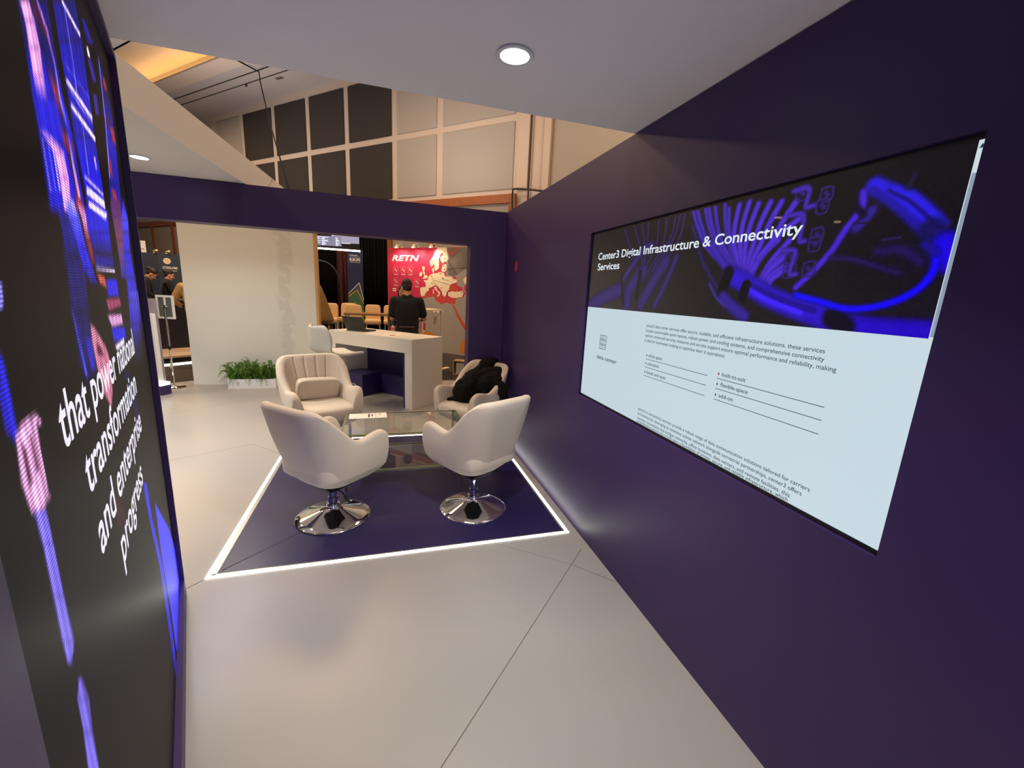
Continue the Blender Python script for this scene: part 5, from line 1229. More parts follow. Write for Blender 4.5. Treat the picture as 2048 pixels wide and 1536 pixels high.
# ------------------------------------------------------------------ people
SHIRT_BLACK = mat('navy_black_shirt', rgb(13, 14, 22), 0.9, noise=0.15, scale=15, bump=0.5, bscale=25)
TROUSER = mat('dark_trousers', rgb(30, 27, 29), 0.9, noise=0.1, scale=30, bump=0.4, bscale=40)
BELT = mat('brown_belt', rgb(62, 36, 30), 0.5)
FLEECE = mat('beige_fleece', rgb(200, 158, 102), 0.95, noise=0.15, scale=40, bump=0.8, bscale=90)
SHOE = mat('black_shoe', rgb(14, 13, 13), 0.5)
def person(name, label, loc, rz, height=1.75, lean=0.0, nod=0.0, turn=0.0, arms=((0.30, 0.20, 75), (0.30, 0.20, 75)), top=None, sleeve='short', trousers=None, hair='short', belt=False, build=1.0, legs=True):
    """local: stands at the origin, looks along +y.  arms: (sideways, forward, elbow bend) for left then right"""
    p = thing(name, label, 'person', loc, rz)
    k = height / 1.75
    S = lambda x, y, z: Vector((x * k, y * k, z * k))
    hipz = 0.93
    Rl = Matrix.Rotation(-lean, 3, 'X')
    def U(x, y, z):                      # upper body leans about the hips
        v = Rl @ Vector((x, y, z - hipz)); return S(v.x, v.y, v.z + hipz)
    neck = Vector((0, -0.005, 1.49)); 
    Rh = Rl @ Matrix.Rotation(turn, 3, 'Z') @ Matrix.Rotation(-nod, 3, 'X')
    def Hd(x, y, z):                     # head frame, origin at the base of the skull
        base = Rl @ Vector((0, 0.0, 1.50 - hipz)); v = Rh @ Vector((x, y, z)); return S(base.x + v.x, base.y + v.y, base.z + v.z + hipz)
    w = build
    b = MB()
    # head: skull, face, jaw, nose, brows, lips, ears, neck
    hk = lambda q, r, rot=None: None
    RH = Rh.to_4x4().to_3x3()
    b.blob(Hd(0, -0.005, 0.145), (0.074 * k, 0.095 * k, 0.105 * k), rot=RH); b.blob(Hd(0, 0.030, 0.085), (0.062 * k, 0.068 * k, 0.085 * k), rot=RH)
    b.blob(Hd(0, 0.055, 0.025), (0.040 * k, 0.038 * k, 0.032 * k), rot=RH)
    b.capsule(Hd(0, 0.092, 0.118), Hd(0, 0.112, 0.082), 0.009 * k, 0.014 * k); b.capsule(Hd(-0.022, 0.088, 0.048), Hd(0.022, 0.088, 0.048), 0.008 * k, 0.008 * k)
    b.capsule(Hd(-0.048, 0.078, 0.130), Hd(0.048, 0.078, 0.130), 0.010 * k, 0.010 * k)
    for s in (-1, 1):
        b.blob(Hd(s * 0.076, 0.0, 0.10), (0.010 * k, 0.018 * k, 0.032 * k), rot=RH)
        b.blob(Hd(s * 0.040, 0.070, 0.078), (0.022 * k, 0.016 * k, 0.020 * k), rot=RH)
    b.capsule(U(0, -0.012, 1.44), Hd(0, -0.012, 0.07), 0.062 * k, 0.056 * k)
    # trunk and legs under the clothes
    b.capsule(U(-0.10 * w, 0, 1.40), U(0.10 * w, 0, 1.40), 0.075 * k, 0.075 * k); b.blob(U(0, 0, 1.25), (0.15 * k * w, 0.095 * k * w, 0.22 * k), rot=Rl); b.blob(U(0, 0, 1.0), (0.145 * k * w, 0.095 * k * w, 0.16 * k), rot=Rl)
    hips = []
    if legs:
        for s in (-1, 1):
            b.capsule(S(s * 0.085, 0, 0.92), S(s * 0.095, 0.01, 0.50), 0.075 * k, 0.050 * k); b.capsule(S(s * 0.095, 0.01, 0.50), S(s * 0.10, -0.02, 0.09), 0.048 * k, 0.034 * k); b.capsule(S(s * 0.10, -0.04, 0.04), S(s * 0.115, 0.14, 0.03), 0.034 * k, 0.028 * k)
    sh = {}
    fingers = MB()
    for s, (sd, fw, bend) in zip((-1, 1), arms):
        a0 = U(s * 0.185 * w, 0, 1.405)
        d = Vector((s * sd, fw, -1)).normalized(); d = Rl @ d
        el = a0 + d * 0.285 * k
        inward = Vector((-s * 0.35, 1.0, 0.0)).normalized()
        f = (d * math.cos(R(bend)) + (Rl @ inward) * math.sin(R(bend))).normalized()
        wr = el + f * 0.245 * k
        b.capsule(a0, el, 0.052 * k, 0.040 * k); b.capsule(el, wr, 0.041 * k, 0.027 * k)
        pm = wr + f * 0.085 * k
        b.capsule(wr, pm, 0.027 * k, 0.034 * k)
        side = f.cross(Vector((0, 0, 1))).normalized(); dn = f.cross(side).normalized()
        for q, (off, ln) in enumerate(((-0.027, 0.068), (-0.009, 0.080), (0.009, 0.074), (0.027, 0.058))):
            r0 = pm + side * off * k + f * 0.012 * k
            m1 = r0 + f * ln * 0.55 * k + dn * 0.012 * k * (1 + 0.2 * q); m2 = m1 + (f * 0.7 + dn * 0.7) * ln * 0.45 * k
            b.capsule(r0, m1, 0.0095 * k, 0.0085 * k, 8); b.capsule(m1, m2, 0.0085 * k, 0.0075 * k, 8)
        th0 = wr + f * 0.03 * k - side * s * 0.022 * k
        th1 = th0 + (f * 0.6 - side * s * 0.8).normalized() * 0.045 * k
        b.capsule(th0, th1, 0.011 * k, 0.0095 * k, 8); b.capsule(th1, th1 + f * 0.03 * k, 0.009 * k, 0.008 * k, 8)
        sh[s] = (a0, el, wr)
    body = b.build('body', SKIN, p, smooth=180, remesh=0.0055)
    # eyes
    for s in (-1, 1):
        e = MB().blob(Hd(s * 0.031, 0.083, 0.112), (0.011 * k, 0.008 * k, 0.008 * k), rot=RH).build('eye', MATS['eye_dark'] if 'eye_dark' in MATS else mat('eye_dark', rgb(30, 24, 22), 0.2), p)
    # shirt
    c = MB()
    c.capsule(U(-0.115 * w, -0.005, 1.385), U(0.115 * w, -0.005, 1.385), 0.092 * k, 0.092 * k); c.blob(U(0, -0.005, 1.24), (0.188 * k * w, 0.122 * k * w, 0.23 * k), 0.8, 0.8, rot=Rl); c.blob(U(0, 0.0, 1.06), (0.176 * k * w, 0.120 * k * w, 0.15 * k), 0.6, 0.8, rot=Rl)
    c.capsule(U(-0.035, -0.01, 1.455), U(0.035, -0.01, 1.455), 0.066 * k, 0.066 * k)
    for s in (-1, 1):
        a0, el, wr = sh[s]
        if sleeve == 'short':
            c.capsule(a0, a0.lerp(el, 0.72), 0.074 * k, 0.071 * k)
        else:
            c.capsule(a0, el, 0.070 * k, 0.058 * k); c.capsule(el, wr, 0.056 * k, 0.040 * k)
    c.build('shirt', top, p, smooth=180, remesh=0.010)
    # trousers, belt, shoes
    c = MB(); c.blob(S(0, 0, 0.94), (0.172 * k * w, 0.122 * k * w, 0.115 * k), 0.7, 0.8)
    if legs:
        for s in (-1, 1):
            c.capsule(S(s * 0.088, 0, 0.90), S(s * 0.096, 0.01, 0.50), 0.096 * k, 0.070 * k); c.capsule(S(s * 0.096, 0.01, 0.50), S(s * 0.10, -0.015, 0.11), 0.068 * k, 0.058 * k)
    c.build('trousers', trousers or TROUSER, p, smooth=180, remesh=0.012)
    if belt:
        m = MB(); ring = [(0.180 * k * w * math.cos(a), 0.128 * k * w * math.sin(a)) for a in [2 * math.pi * q / 40 for q in range(40)]]
        vs = [(x, y, z) for z in (0.985 * k, 1.02 * k) for x, y in ring]
        m.add(vs, [(q, (q + 1) % 40, 40 + (q + 1) % 40, 40 + q) for q in range(40)])
        o = m.build('belt', BELT, p, smooth=60); sd_ = o.modifiers.new('t', 'SOLIDIFY'); sd_.thickness = 0.006
    if legs:
        for s in (-1, 1):
            MB().capsule(S(s * 0.10, -0.05, 0.045), S(s * 0.12, 0.15, 0.04), 0.045 * k, 0.040 * k).build('shoe', SHOE, p, smooth=180)
    # hair
    c = MB()
    c.blob(Hd(0, -0.018, 0.170), (0.081 * k, 0.098 * k, 0.088 * k), rot=RH)
    c.blob(Hd(0, -0.052, 0.115), (0.073 * k, 0.058 * k, 0.070 * k), rot=RH)
    if hair == 'long':
        c.capsule(Hd(0, -0.065, 0.10), Hd(0, -0.085, -0.06), 0.075 * k, 0.055 * k)
        for s in (-1, 1): c.capsule(Hd(s * 0.072, -0.01, 0.13), Hd(s * 0.075, -0.02, -0.06), 0.026 * k, 0.024 * k)
    if hair == 'bun':
        c.blob(Hd(0, -0.115, 0.175), (0.055 * k, 0.05 * k, 0.05 * k), rot=RH)
    c.build('hair', HAIR, p, smooth=180, remesh=0.007)
    return p

person('person', 'man seen from behind in a dark short-sleeved shirt standing past the white counter', (0.345, 6.93, -0.052), R(-4), height=1.755, arms=((0.14, 0.12, 84), (0.26, 0.20, 80)), top=SHIRT_BLACK, belt=True, nod=0.30, turn=R(8), build=1.02)
person('person', 'person with long dark hair mostly hidden behind the man at the counter', (0.315, 7.72, -0.052), R(172), height=1.66, arms=((0.1, 0.25, 60), (0.1, 0.25, 60)), top=SHIRT_BLACK, sleeve='long', hair='long', nod=0.2)
person('person', 'leaning person in black with tied dark hair at the booth beyond the sign stand', (-5.30, 11.6, 0.118), R(-72), height=1.68, lean=R(22), arms=((0.2, 0.6, 70), (0.2, 0.6, 70)), top=SHIRT_BLACK, sleeve='long', hair='bun', nod=0.45)
person('person', 'upright person in black with curly dark hair looking right, behind the sign stand', (-5.02, 12.28, 0.118), R(-70), height=1.60, lean=R(5), arms=((0.2, 0.5, 70), (0.2, 0.5, 70)), top=SHIRT_BLACK, sleeve='long', hair='bun', nod=0.28)
person('person', 'person in a beige fleece mostly hidden behind the left edge of the white panel', (-3.17, 8.9, -0.052), R(20), height=1.80, arms=((0.55, 0.25, 75), (0.3, 0.3, 60)), top=FLEECE, sleeve='long', hair='short', nod=0.2, build=1.2)

# ------------------------------------------------------------------ red exhibition board with its map (local x along the board, y away)
BOARD_RED = mat('board_red', rgb(205, 40, 78), 0.6)
CREAM_P = mat('board_cream', rgb(240, 222, 190), 0.6)
GREY_P = mat('board_grey', rgb(160, 150, 142), 0.6)
bd = thing('exhibition_board', 'tall red and grey printed board with the RETN logo and a map of Europe', 'display board')
hall(bd, (0, 0, -0.052))
MB().box(0, 2.70, 0.0, 0.06, 0, 2.655).build('board', BOARD_RED, bd, smooth=0)
BM = {'field': (GREY_P, 1), 'grey': (GREY_P, 1), 'med': (mat('board_sea', rgb(200, 62, 62), 0.6), 2), 'sea_top': (MATS['board_sea'], 2), 'norway': (mat('board_pale_grey', rgb(188, 180, 170), 0.6), 3), 'land': (CREAM_P, 4), 'black_sea': (mat('board_orange_red', rgb(196, 72, 48), 0.6), 5), 'orange_stream': (MATS['board_orange_red'], 3), 'orange_blob': (mat('board_orange', rgb(205, 122, 42), 0.6), 3), 'badge': (mat('board_dark_red', rgb(176, 30, 62), 0.6), 4)}
NAMES = {'field': 'printed_grey_field', 'grey': 'printed_grey_field', 'med': 'printed_sea', 'sea_top': 'printed_sea', 'norway': 'printed_land', 'land': 'printed_land', 'black_sea': 'printed_sea', 'orange_stream': 'printed_stream', 'orange_blob': 'printed_patch', 'badge': 'printed_badge'}
def clipw(p): return (min(max(p[0], 0.002), 2.698), min(max(p[1] + 0.052, 0.002), 2.653))
for key, polys in BOARD_MAP.items():
    mt, lvl = BM[key]
    for q in polys: MB().plate([clipw(p) for p in q], -0.0012 * lvl).build(NAMES[key], mt, bd, smooth=0)
m = MB()      # bottom part of the board is grey all along
m.plate([(0.98, 0.002), (2.698, 0.002), (2.698, 1.2), (1.05, 1.2)], -0.0008); m.build('printed_grey_field', GREY_P, bd, smooth=0)
LOGO = mat('board_white', rgb(250, 240, 228), 0.6)
o = text('RETN', 'logo', bd, 0.162, 2.322, 0.965, 0.150, LOGO, -0.007, bold=0.024, shear=0.28); o['label'] = 'white slanted RETN logo'
m = MB()
def ring(cx, cz, r, w, y=-0.0065, n=20, sq=0.0):
    vs = []
    for k in range(n):
        a = 2 * math.pi * k / n
        e = lambda v: math.copysign(abs(v) ** (1 - sq), v)
        vs += [(cx + r * e(math.cos(a)), y, cz + r * e(math.sin(a))), (cx + (r - w) * e(math.cos(a)), y, cz + (r - w) * e(math.sin(a)))]
    m.add(vs, [(2 * k, 2 * ((k + 1) % n), 2 * ((k + 1) % n) + 1, 2 * k + 1) for k in range(n)])
PINK = mat('board_pink', rgb(240, 150, 160), 0.6)
for cx, cz in ((0.302, 2.078), (0.569, 2.085), (0.822, 2.083), (0.299, 1.793), (1.046, 1.785)):
    ring(cx, cz, 0.088, 0.007, sq=0.5)
ring(1.207, 2.435, 0.022, 0.006)
m.build('printed_icon_frame', PINK, bd, smooth=0)
m = MB()
for cx, cz in ((0.302, 2.078), (0.569, 2.085), (0.822, 2.083), (0.299, 1.793), (1.046, 1.785)):
    ring(cx - 0.02, cz + 0.022, 0.024, 0.010); ring(cx + 0.022, cz - 0.022, 0.024, 0.010)
    m.plate([(cx - 0.07, cz - 0.125), (cx + 0.07, cz - 0.125), (cx + 0.07, cz - 0.112), (cx - 0.07, cz - 0.112)], -0.0065)
m.plate([(0.17, 1.57), (0.31, 1.57), (0.31, 1.60), (0.17, 1.60)], -0.0065); m.plate([(0.18, 1.52), (0.30, 1.52), (0.30, 1.55), (0.18, 1.55)], -0.0065)
for cx in (1.636, 1.759, 1.883):
    ring(cx, 1.068, 0.040, 0.039)
m.plate([(1.18, 0.50), (1.32, 0.50), (1.32, 0.53), (1.18, 0.53)], -0.0068)
m.build('printed_icon', LOGO, bd, smooth=0)
m = MB()
for a in ((1.590, 1.97, 1.160, 1.166), (1.590, 1.97, 0.665, 0.671), (1.590, 1.596, 0.665, 1.166), (1.964, 1.97, 0.665, 1.166)): m.plate([(a[0], a[2]), (a[1], a[2]), (a[1], a[3]), (a[0], a[3])], -0.0065)
for k in range(5):
    z = 0.90 - 0.052 * k
    m.plate([(1.80, z), (1.93, z), (1.93, z + 0.014), (1.80, z + 0.014)], -0.0065)
m.build('printed_legend', MATS['board_pale_grey'], bd, smooth=0)
m = MB()
for k in range(4):
    z = 0.90 - 0.052 * k
    m.plate([(1.61, z), (1.74 - 0.02 * k, z), (1.74 - 0.02 * k, z + 0.014), (1.61, z + 0.014)], -0.0065)
for (x, z) in ((1.53, 1.90), (1.82, 1.96), (1.55, 1.72), (1.90, 1.86), (1.95, 2.33), (1.95, 2.25), (1.93, 2.15), (1.95, 2.07), (1.66, 1.71), (1.86, 1.61), (2.5, 1.53), (1.33, 1.93)):
    ring(x, z + 0.052, 0.016, 0.015)
for a, b in (((2.03, 2.30), (2.2, 2.10)), ((2.2, 2.10), (2.34, 1.95)), ((1.98, 2.08), (2.2, 2.10)), ((1.97, 2.02), (2.2, 2.10)), ((2.2, 2.10), (2.64, 2.12)), ((1.86, 1.83), (2.10, 1.80)), ((1.6, 1.80), (2.1, 1.70)), ((1.55, 1.90), (1.62, 1.70))):
    dx, dz = b[0] - a[0], b[1] - a[1]; L = math.hypot(dx, dz); ox, oz = -dz / L * 0.004, dx / L * 0.004
    m.plate([(a[0] - ox, a[1] + 0.052 - oz), (b[0] - ox, b[1] + 0.052 - oz), (b[0] + ox, b[1] + 0.052 + oz), (a[0] + ox, a[1] + 0.052 + oz)], -0.0062)
m.build('printed_marks', mat('board_ink', rgb(70, 58, 54), 0.7), bd, smooth=0)

# clip lamps on top of the board
for i, (x, lab) in enumerate(((0.517, 'clip-on spotlight at the left on top of the red board'), (1.092, 'clip-on spotlight in the middle on top of the red board'), (1.66, 'clip-on spotlight above the map on top of the board'))):
    t = thing('clip_spotlight', lab, 'lamp', group='clip lamps on the red board')
    hall(t, (x, 0.03, 2.607))
    MB().tube(smooth_curve([(0, 0, 0.01), (0, -0.03, 0.10), (0.06 + 0.05 * (i == 2), -0.12, 0.09), (0.0, -0.20, 0.03)], 5), 0.009, 8).build('arm', TRIM, t)
    MB().box(-0.03, 0.03, -0.04, 0.05, -0.003, 0.02).build('clip', TRIM, t, smooth=0)
    MB().lathe([(0.02, 0.0), (0.05, -0.06), (0.055, -0.09), (0.045, -0.09)], (0, -0.21, 0.06), n=24).build('shade', CREAM_P, t, smooth=40)
    l = lamp('clip_spotlight_lamp', 'SPOT', (0, 0, 0), 20, (1.0, 0.85, 0.66), size=0.05, spot=R(140))
    hall(l, (x, -0.24, 2.58)); l.rotation_euler = (R(24), 0, HALL_RZ)

# thin high table beside the man
t = thing('side_table', 'narrow high table with a pale top and thin legs right of the man', 'table', (0.66, 8.25, -0.052), HALL_RZ)
MB().box(-0.32, 0.30, -0.30, 0.30, 1.215, 1.245).build('table_top', CREAM_P, t, smooth=0)
for x in (-0.30, 0.28):
    for y in (-0.28, 0.28): MB().box(x - 0.014, x + 0.014, y - 0.014, y + 0.014, 0, 1.215).build('leg', CREAM_P, t, smooth=0)
o = MB().box(-0.10, 0.10, -0.07, 0.07, 0, 0.012).build('leaflet_pile', PAPER, smooth=0)
o.location = (0.66, 8.20, 1.194); o.rotation_euler = (0, 0, HALL_RZ); tag(o, 'small pile of leaflets on the narrow high table', 'leaflet')

# row of beige bar chairs and their long wooden table
BEIGE = mat('beige_leatherette', rgb(222, 184, 136), 0.55)
def bar_chair(label, x, y, rz):
    t = thing('bar_chair', label, 'bar chair', (x, y, -0.052), rz, 'beige bar chairs along the wooden table')
    MB().blob((0, 0, 0.885), (0.165, 0.175, 0.055), 0.35, 0.3, 28, 12).build('seat', BEIGE, t, smooth=180)
    o = MB().blob((0, 0, 0), (0.158, 0.030, 0.20), 0.35, 0.3, 28, 12).build('backrest', BEIGE, t, smooth=180)
    o.location = (0, -0.165, 1.035); o.rotation_euler = (R(6), 0, 0)
    for sx in (-1, 1):
        for sy in (-1, 1):
            MB().tube([(sx * 0.13, sy * 0.13, 0.84), (sx * 0.165, sy * 0.165, 0.0)], 0.012, 10).build('leg', CHROME, t)
    MB().tube([(-0.15, 0.15, 0.30), (0.15, 0.15, 0.30)], 0.010, 8).build('footrest', CHROME, t)
    return t
for lab, x, y, rz in (('beige bar chair half hidden by the brown coat, leftmost of the row', -1.09, 9.40, R(178)), ('beige bar chair behind the laptop, second from the left', -0.79, 9.80, R(168)), ('beige bar chair behind the laptop, third from the left', -0.585, 9.08, R(186)), ('beige bar chair right of the laptop lid, fourth from the left', -0.235, 9.35, R(180)), ('beige bar chair just left of the man, fifth from the left', 0.14, 9.38, R(180))):
    bar_chair(lab, x, y, rz)
t = thing('high_table', 'long brown wooden high table in front of the beige bar chairs', 'table', (-0.30, 8.62, -0.052), R(-3))
MB().box(-0.42, 0.42, -0.22, 0.22, 1.07, 1.105).build('table_top', mat('brown_wood', rgb(150, 108, 66), 0.45, noise=0.15, scale=6), t, smooth=0)
for x in (-0.38, 0.38):
    for y in (-0.18, 0.18): MB().box(x - 0.015, x + 0.015, y - 0.015, y + 0.015, 0, 1.07).build('leg', STEEL, t, smooth=0)

# black drapes, banner and hanging display behind the chairs
def drape(name, x0, x1, y, z0, z1, mt, folds, depth=0.05):
    m = MB(); n = max(int((x1 - x0) * 60), 30); vs = []
    for k in range(n + 1):
        x = x0 + (x1 - x0) * k / n; yy = y + depth * math.sin(folds * 2 * math.pi * k / n) + 0.015 * math.sin(folds * 5.3 * k / n * 2)
        for z in (z0, z1): vs.append((x, yy, z))
    m.add(vs, [(2 * k, 2 * k + 2, 2 * k + 3, 2 * k + 1) for k in range(n)])
    o = m.build(name, mt, smooth=180); sd = o.modifiers.new('t', 'SOLIDIFY'); sd.thickness = 0.008
    return o
tag(drape('curtain', -1.70, 0.085, 10.85, -0.05, 3.05, BLACK_MATT, 26), 'black floor-length drape behind the bar chairs and the banner', 'curtain')
tag(drape('curtain', -1.02, -0.80, 10.66, -0.05, 2.75, mat('dark_red_cloth', rgb(74, 20, 20), 0.9), 2, 0.03), 'narrow dark red drape left of the blue banner', 'curtain')
bn = thing('banner', 'narrow navy roll-up banner with the word EUROPE above green and gold peaks', 'banner', (-0.79, 10.45, -0.052), 0.0)
NAVY = mat('banner_navy', rgb(36, 40, 84), 0.5)
MB().box(0, 0.335, 0, 0.012, 0.06, 2.42).build('sheet', NAVY, bn, smooth=0)
MB().box(-0.02, 0.355, -0.06, 0.08, 0, 0.06).build('foot', STEEL, bn, smooth=0, bevel=0.008)
def chevron(z0, zt, c, y, xt=0.20, w=None):
    m = MB()
    if w is None: m.plate([(0.001, 0.07), (0.334, 0.07), (0.334, z0 - 0.12), (xt, zt), (0.001, z0)], y)
    else: m.plate([(0.001, z0 - w), (xt, zt - w * 1.2), (0.334, z0 - 0.14 - w), (0.334, z0 - 0.12 + w * 0.4), (xt, zt), (0.001, z0)][0:6], y)
    return m
chevron(1.42, 1.68, None, -0.001, 0.245).build('printed_peak', mat('banner_slate', rgb(62, 76, 100), 0.5), bn, smooth=0)
chevron(1.34, 1.52, None, -0.002, 0.20).build('printed_peak', mat('banner_green', rgb(70, 104, 74), 0.5), bn, smooth=0)
chevron(1.16, 1.22, None, -0.003, 0.15).build('printed_peak', mat('banner_leaf', rgb(120, 150, 60), 0.5), bn, smooth=0)
m = MB()
def seg(m, a, b, w, y):
    dx, dz = b[0] - a[0], b[1] - a[1]; L = math.hypot(dx, dz); ox, oz = -dz / L * w / 2, dx / L * w / 2
    m.plate([(a[0] - ox, a[1] - oz), (b[0] - ox, b[1] - oz), (b[0] + ox, b[1] + oz), (a[0] + ox, a[1] + oz)], y)
seg(m, (0.003, 1.42), (0.245, 1.68), 0.014, -0.004); seg(m, (0.245, 1.68), (0.332, 1.30), 0.014, -0.004)
m.build('printed_outline', mat('banner_white_line', rgb(225, 220, 215), 0.5), bn, smooth=0)
m = MB(); seg(m, (0.003, 1.36), (0.20, 1.52), 0.014, -0.004); seg(m, (0.20, 1.52), (0.332, 1.22), 0.014, -0.004); seg(m, (0.03, 1.17), (0.15, 1.24), 0.012, -0.004); seg(m, (0.15, 1.24), (0.21, 1.13), 0.012, -0.004)
m.build('printed_outline', mat('banner_gold_line', rgb(214, 180, 70), 0.5), bn, smooth=0)
text('EUROPE', 'wording', bn, 0.055, 2.155, 0.225, 0.062, CREAM_P, -0.002, bold=0.03)
m = MB(); m.plate([(0.055, 2.125), (0.28, 2.125), (0.28, 2.13), (0.055, 2.13)], -0.002); m.plate([(0.055, 2.24), (0.28, 2.24), (0.28, 2.245), (0.055, 2.245)], -0.002); m.plate([(0.055, 2.27), (0.22, 2.27), (0.22, 2.283), (0.055, 2.283)], -0.002)
m.build('printed_rule', CREAM_P, bn, smooth=0)
hd = thing('hanging_display', 'hanging display with grey windows of text above a bright white light bar', 'screen', (-1.50, 10.30, 2.30), 0.0)
MB().box(-0.10, 0.99, 0.01, 0.06, 0.0, 0.62).build('housing', BLACK, hd, smooth=0)
PG = glow('display_grey', rgb(148, 142, 160), 1.0)
m = MB(); m.plate([(0.42, 0.155), (0.985, 0.165), (0.985, 0.60), (0.42, 0.60)], 0.006); m.plate([(-0.09, 0.16), (0.03, 0.16), (0.03, 0.60), (-0.09, 0.60)], 0.006)
m.build('window_grey', PG, hd, smooth=0)
m = MB(); m.plate([(0.02, 0.075), (0.62, 0.085), (0.61, 0.29), (0.025, 0.275)], 0.004); m.build('window_front', glow('display_front', rgb(124, 118, 140), 1.0), hd, smooth=0)
m = MB(); rnd = random.Random(4)
for k in range(9):
    z = 0.09 + k * 0.020; 
    for x0 in (0.06, 0.22, 0.50):
        w = rnd.uniform(0.05, 0.16)
        if x0 == 0.50: w = rnd.uniform(0.03, 0.09)
        m.plate([(x0, z), (x0 + w, z), (x0 + w, z + 0.011), (x0, z + 0.011)], 0.002)
m.plate([(0.62, 0.15), (0.80, 0.153), (0.80, 0.166), (0.62, 0.163)], 0.002); m.plate([(0.43, 0.30), (0.47, 0.30), (0.47, 0.325), (0.43, 0.325)], 0.002)
m.build('window_text', glow('display_text', rgb(228, 230, 240), 1.0), hd, smooth=0)
MB().box(-0.12, 1.0, -0.005, 0.04, 0.0, 0.030).build('light_bar', STRIP, hd, smooth=0)

# coat on a black chair, and the arched lamp behind it
co = MB(); vs = []; NA = 40; rows = [(1.615, 0.05), (1.55, 0.085), (1.40, 0.135), (1.20, 0.20), (1.0, 0.26), (0.93, 0.275), (0.91, 0.25)]
for z, r in rows:
    for k in range(NA):
        a = 2 * math.pi * k / NA
        rr = r * (1 + 0.07 * math.sin(7 * a + z * 3) + 0.04 * math.sin(13 * a))
        vs.append((rr * math.cos(a), rr * 0.55 * math.sin(a), z))
fs = [(i * NA + k, i * NA + (k + 1) % NA, (i + 1) * NA + (k + 1) % NA, (i + 1) * NA + k) for i in range(len(rows) - 1) for k in range(NA)]
fs = [f[::-1] for f in fs]; fs += [tuple(range(NA)), tuple((len(rows) - 1) * NA + k for k in range(NA))[::-1]]
co.add(vs, fs)
o = co.build('coat', mat('brown_coat_cloth', rgb(140, 106, 64), 0.95, noise=0.3, scale=14, bump=0.6, bscale=60), smooth=180, subsurf=1)
o.location = (-1.20, 8.72, -0.052); tag(o, 'brown textured coat draped over a high black chair right of the white panel', 'coat')
t = thing('high_chair', 'black high chair with chrome legs carrying the brown coat', 'chair', (-1.20, 8.72, -0.052), 0)
MB().box(-0.27, 0.27, -0.17, 0.17, 0.865, 0.90).build('seat', BLACK, t, smooth=0, bevel=0.01)
MB().blob((0, 0.0, 0.80), (0.24, 0.16, 0.055), 0.6, 0.6).build('seat_pad', mat('brown_leatherette', rgb(104, 82, 62), 0.6), t, smooth=180)
for sx in (-1, 1):
    for sy in (-1, 1): MB().tube([(sx * 0.19, sy * 0.13, 0.86), (sx * 0.21, sy * 0.15, 0.0)], 0.014, 10).build('leg', CHROME, t)
t = thing('arc_lamp', 'dark curved pole arching behind the brown coat', 'lamp', (-0.91, 10.25, -0.052), 0)
MB().tube(smooth_curve([(0.0, 0, 0.0), (0.0, 0, 1.45), (-0.03, 0, 1.70), (-0.13, 0, 1.95), (-0.30, 0, 2.08), (-0.55, 0, 2.10), (-0.8, 0, 2.0)], 8), 0.016, 10).build('pole', GRAPHITE, t)
MB().lathe([(0.14, 0), (0.14, 0.02), (0.03, 0.035)], n=32).build('base', BLACK, t, smooth=40)
MB().lathe([(0.03, 0.05), (0.12, -0.06), (0.12, -0.08), (0.10, -0.08)], (-0.8, 0, 1.97), n=28).build('shade', BLACK, t, smooth=40)

# small wooden display box on the carpet by the column, pale strip on the carpet
t = thing('display_box', 'small pale wooden box with a white front standing on the carpet beside the column', 'box', (1.45, 8.05, -0.052), R(-30))
m = MB(); m.box(-0.16, 0.16, -0.10, 0.10, 0, 0.02); m.box(-0.16, 0.16, -0.10, 0.10, 0.26, 0.28); m.box(-0.16, -0.14, -0.10, 0.10, 0.02, 0.26); m.box(0.14, 0.16, -0.10, 0.10, 0.02, 0.26); m.box(-0.14, 0.14, 0.08, 0.10, 0.02, 0.26)
m.build('case', PINE, t, smooth=0); MB().box(-0.10, 0.13, -0.07, -0.06, 0.02, 0.24).build('white_front', TRIM, t, smooth=0)
o = MB().box(-0.22, 0.22, -0.04, 0.04, 0, 0.03).build('cable_cover', CREAM_P, smooth=0, bevel=0.006)
o.location = (1.12, 8.55, -0.051); o.rotation_euler = (0, 0, R(48)); tag(o, 'pale cable cover strip on the dark carpet right of the counter', 'cable cover')

# ------------------------------------------------------------------ booth beyond the sign stand (local x along the hall wall, y away)
def nb(o, x, y, z=-0.052):
    c, s = math.cos(HALL_RZ), math.sin(HALL_RZ)
    o.location = (-3.75 + c * x - s * y, 9.15 + s * x + c * y, z); o.rotation_euler = (0, 0, HALL_RZ); return o
o = nb(thing('booth_platform', 'beige booth platform with a glowing light line along its foot beyond the sign stand', 'platform'), 0, 0)
MB().box(-3.0, 0.0, -3.0, 5.0, 0.045, 0.17).build('deck', mat('beige_deck', rgb(206, 180, 150), 0.5), o, smooth=0)
MB().box(-3.0, 0.012, -3.0, 5.0, 0.04, 0.135).build('riser', BLACK, o, smooth=0)
MB().box(-0.02, 0.03, -3.0, 5.2, 0.0, 0.04).build('light_line', glow('warm_strip', (1.0, 0.93, 0.66), 3.5), o, smooth=0)
o = nb(thing('booth_counter', 'tall navy booth counter in front of the three people', 'counter'), -1.02, 0.0, 0.118)
MB().box(-0.55, 0.0, -2.5, 1.9, 0.0, 0.94).build('front', mat('navy_board', rgb(18, 16, 34), 0.5), o, smooth=0)
MB().box(-0.60, 0.03, -2.5, 1.95, 0.94, 0.98).build('counter_top', GRAPHITE, o, smooth=0)
bk = thing('booth_backdrop', 'dark blue booth backdrop with a round emblem and the name OTEGLOBE', 'display board', (-5.62, 12.92, -0.052), R(23))
NAVY2 = mat('backdrop_navy', rgb(26, 36, 62), 0.5, noise=0.3, scale=2)
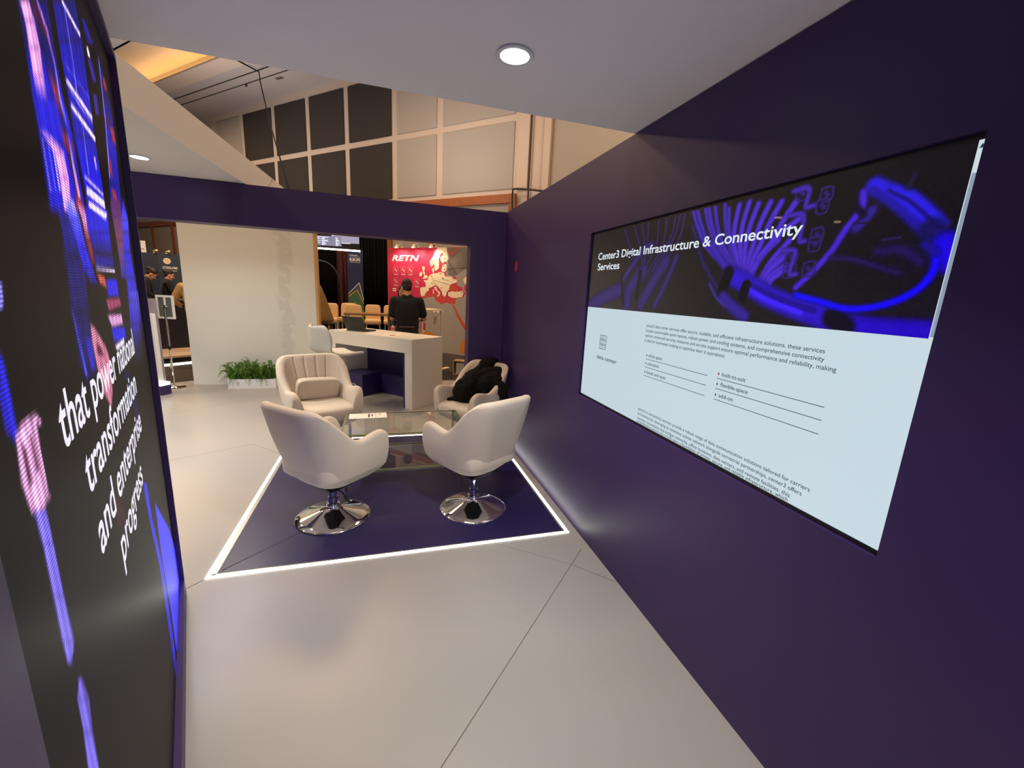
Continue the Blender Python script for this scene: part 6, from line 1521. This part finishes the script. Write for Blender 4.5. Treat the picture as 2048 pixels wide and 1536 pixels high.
MB().box(-1.2, 0.215, 0, 0.05, 0.171, 2.16).build('panel', NAVY2, bk, smooth=0)
MB().box(0.225, 1.4, 0, 0.05, 0.171, 2.16).build('panel', mat('backdrop_teal', rgb(34, 52, 72), 0.5, noise=0.3, scale=2), bk, smooth=0)
m = MB(); ring(0.39, 1.99, 0.075, 0.074, -0.004, 28); m.build('emblem', CREAM_P, bk, smooth=0)
m = MB(); ring(0.375, 2.0, 0.030, 0.010, -0.006, 20); ring(0.41, 1.97, 0.026, 0.009, -0.006, 20); m.build('emblem_curls', mat('emblem_orange', rgb(226, 150, 90), 0.5), bk, smooth=0)
text('OTEGLOBE', 'name', bk, 0.285, 1.80, 0.30, 0.056, LOGO, -0.004, bold=0.02)
m = MB(); m.plate([(0.31, 1.745), (0.57, 1.745), (0.57, 1.762), (0.31, 1.762)], -0.004); m.build('printed_rule', MATS['board_pale_grey'], bk, smooth=0)
for i, (x, lab) in enumerate(((0.16, 'small pale spotlight on the left top edge of the dark blue backdrop'), (0.40, 'small pale spotlight above the round emblem on the dark blue backdrop'))):
    t = thing('clip_spotlight', lab, 'lamp', (-5.62 + math.cos(R(23)) * x, 12.92 + math.sin(R(23)) * x, 2.110), R(23), 'spotlights on the dark blue backdrop')
    MB().capsule((0, 0.01, 0.045), (0.05, -0.14, 0.06), 0.022, 0.028).build('head', CREAM_P, t)
    MB().box(-0.02, 0.02, 0.0, 0.05, 0.0, 0.03).build('clip', TRIM, t, smooth=0)
t = thing('sign_box', 'white sign box with a dark edge standing on top of the dark blue backdrop', 'sign', (-5.62 + math.cos(R(23)) * -0.02, 12.92 + math.sin(R(23)) * -0.02, 2.108), R(23))
MB().box(-0.16, 0.055, 0.0, 0.10, 0.0, 0.27).build('box', BLACK, t, smooth=0); MB().box(-0.17, 0.035, -0.012, 0.0, 0.0, 0.275).build('face', TRIM, t, smooth=0)
m = MB(); m.plate([(-0.08, 0.19), (-0.05, 0.19), (-0.05, 0.23), (-0.08, 0.23)], -0.014); m.plate([(-0.12, 0.07), (0.0, 0.07), (0.0, 0.09), (-0.12, 0.09)], -0.014); m.build('print', mat('print_grey', rgb(150, 130, 110), 0.7), t, smooth=0)
lamp('booth_lamp', 'AREA', (-4.6, 11.4, 3.2), 22, WARM, size=0.4)
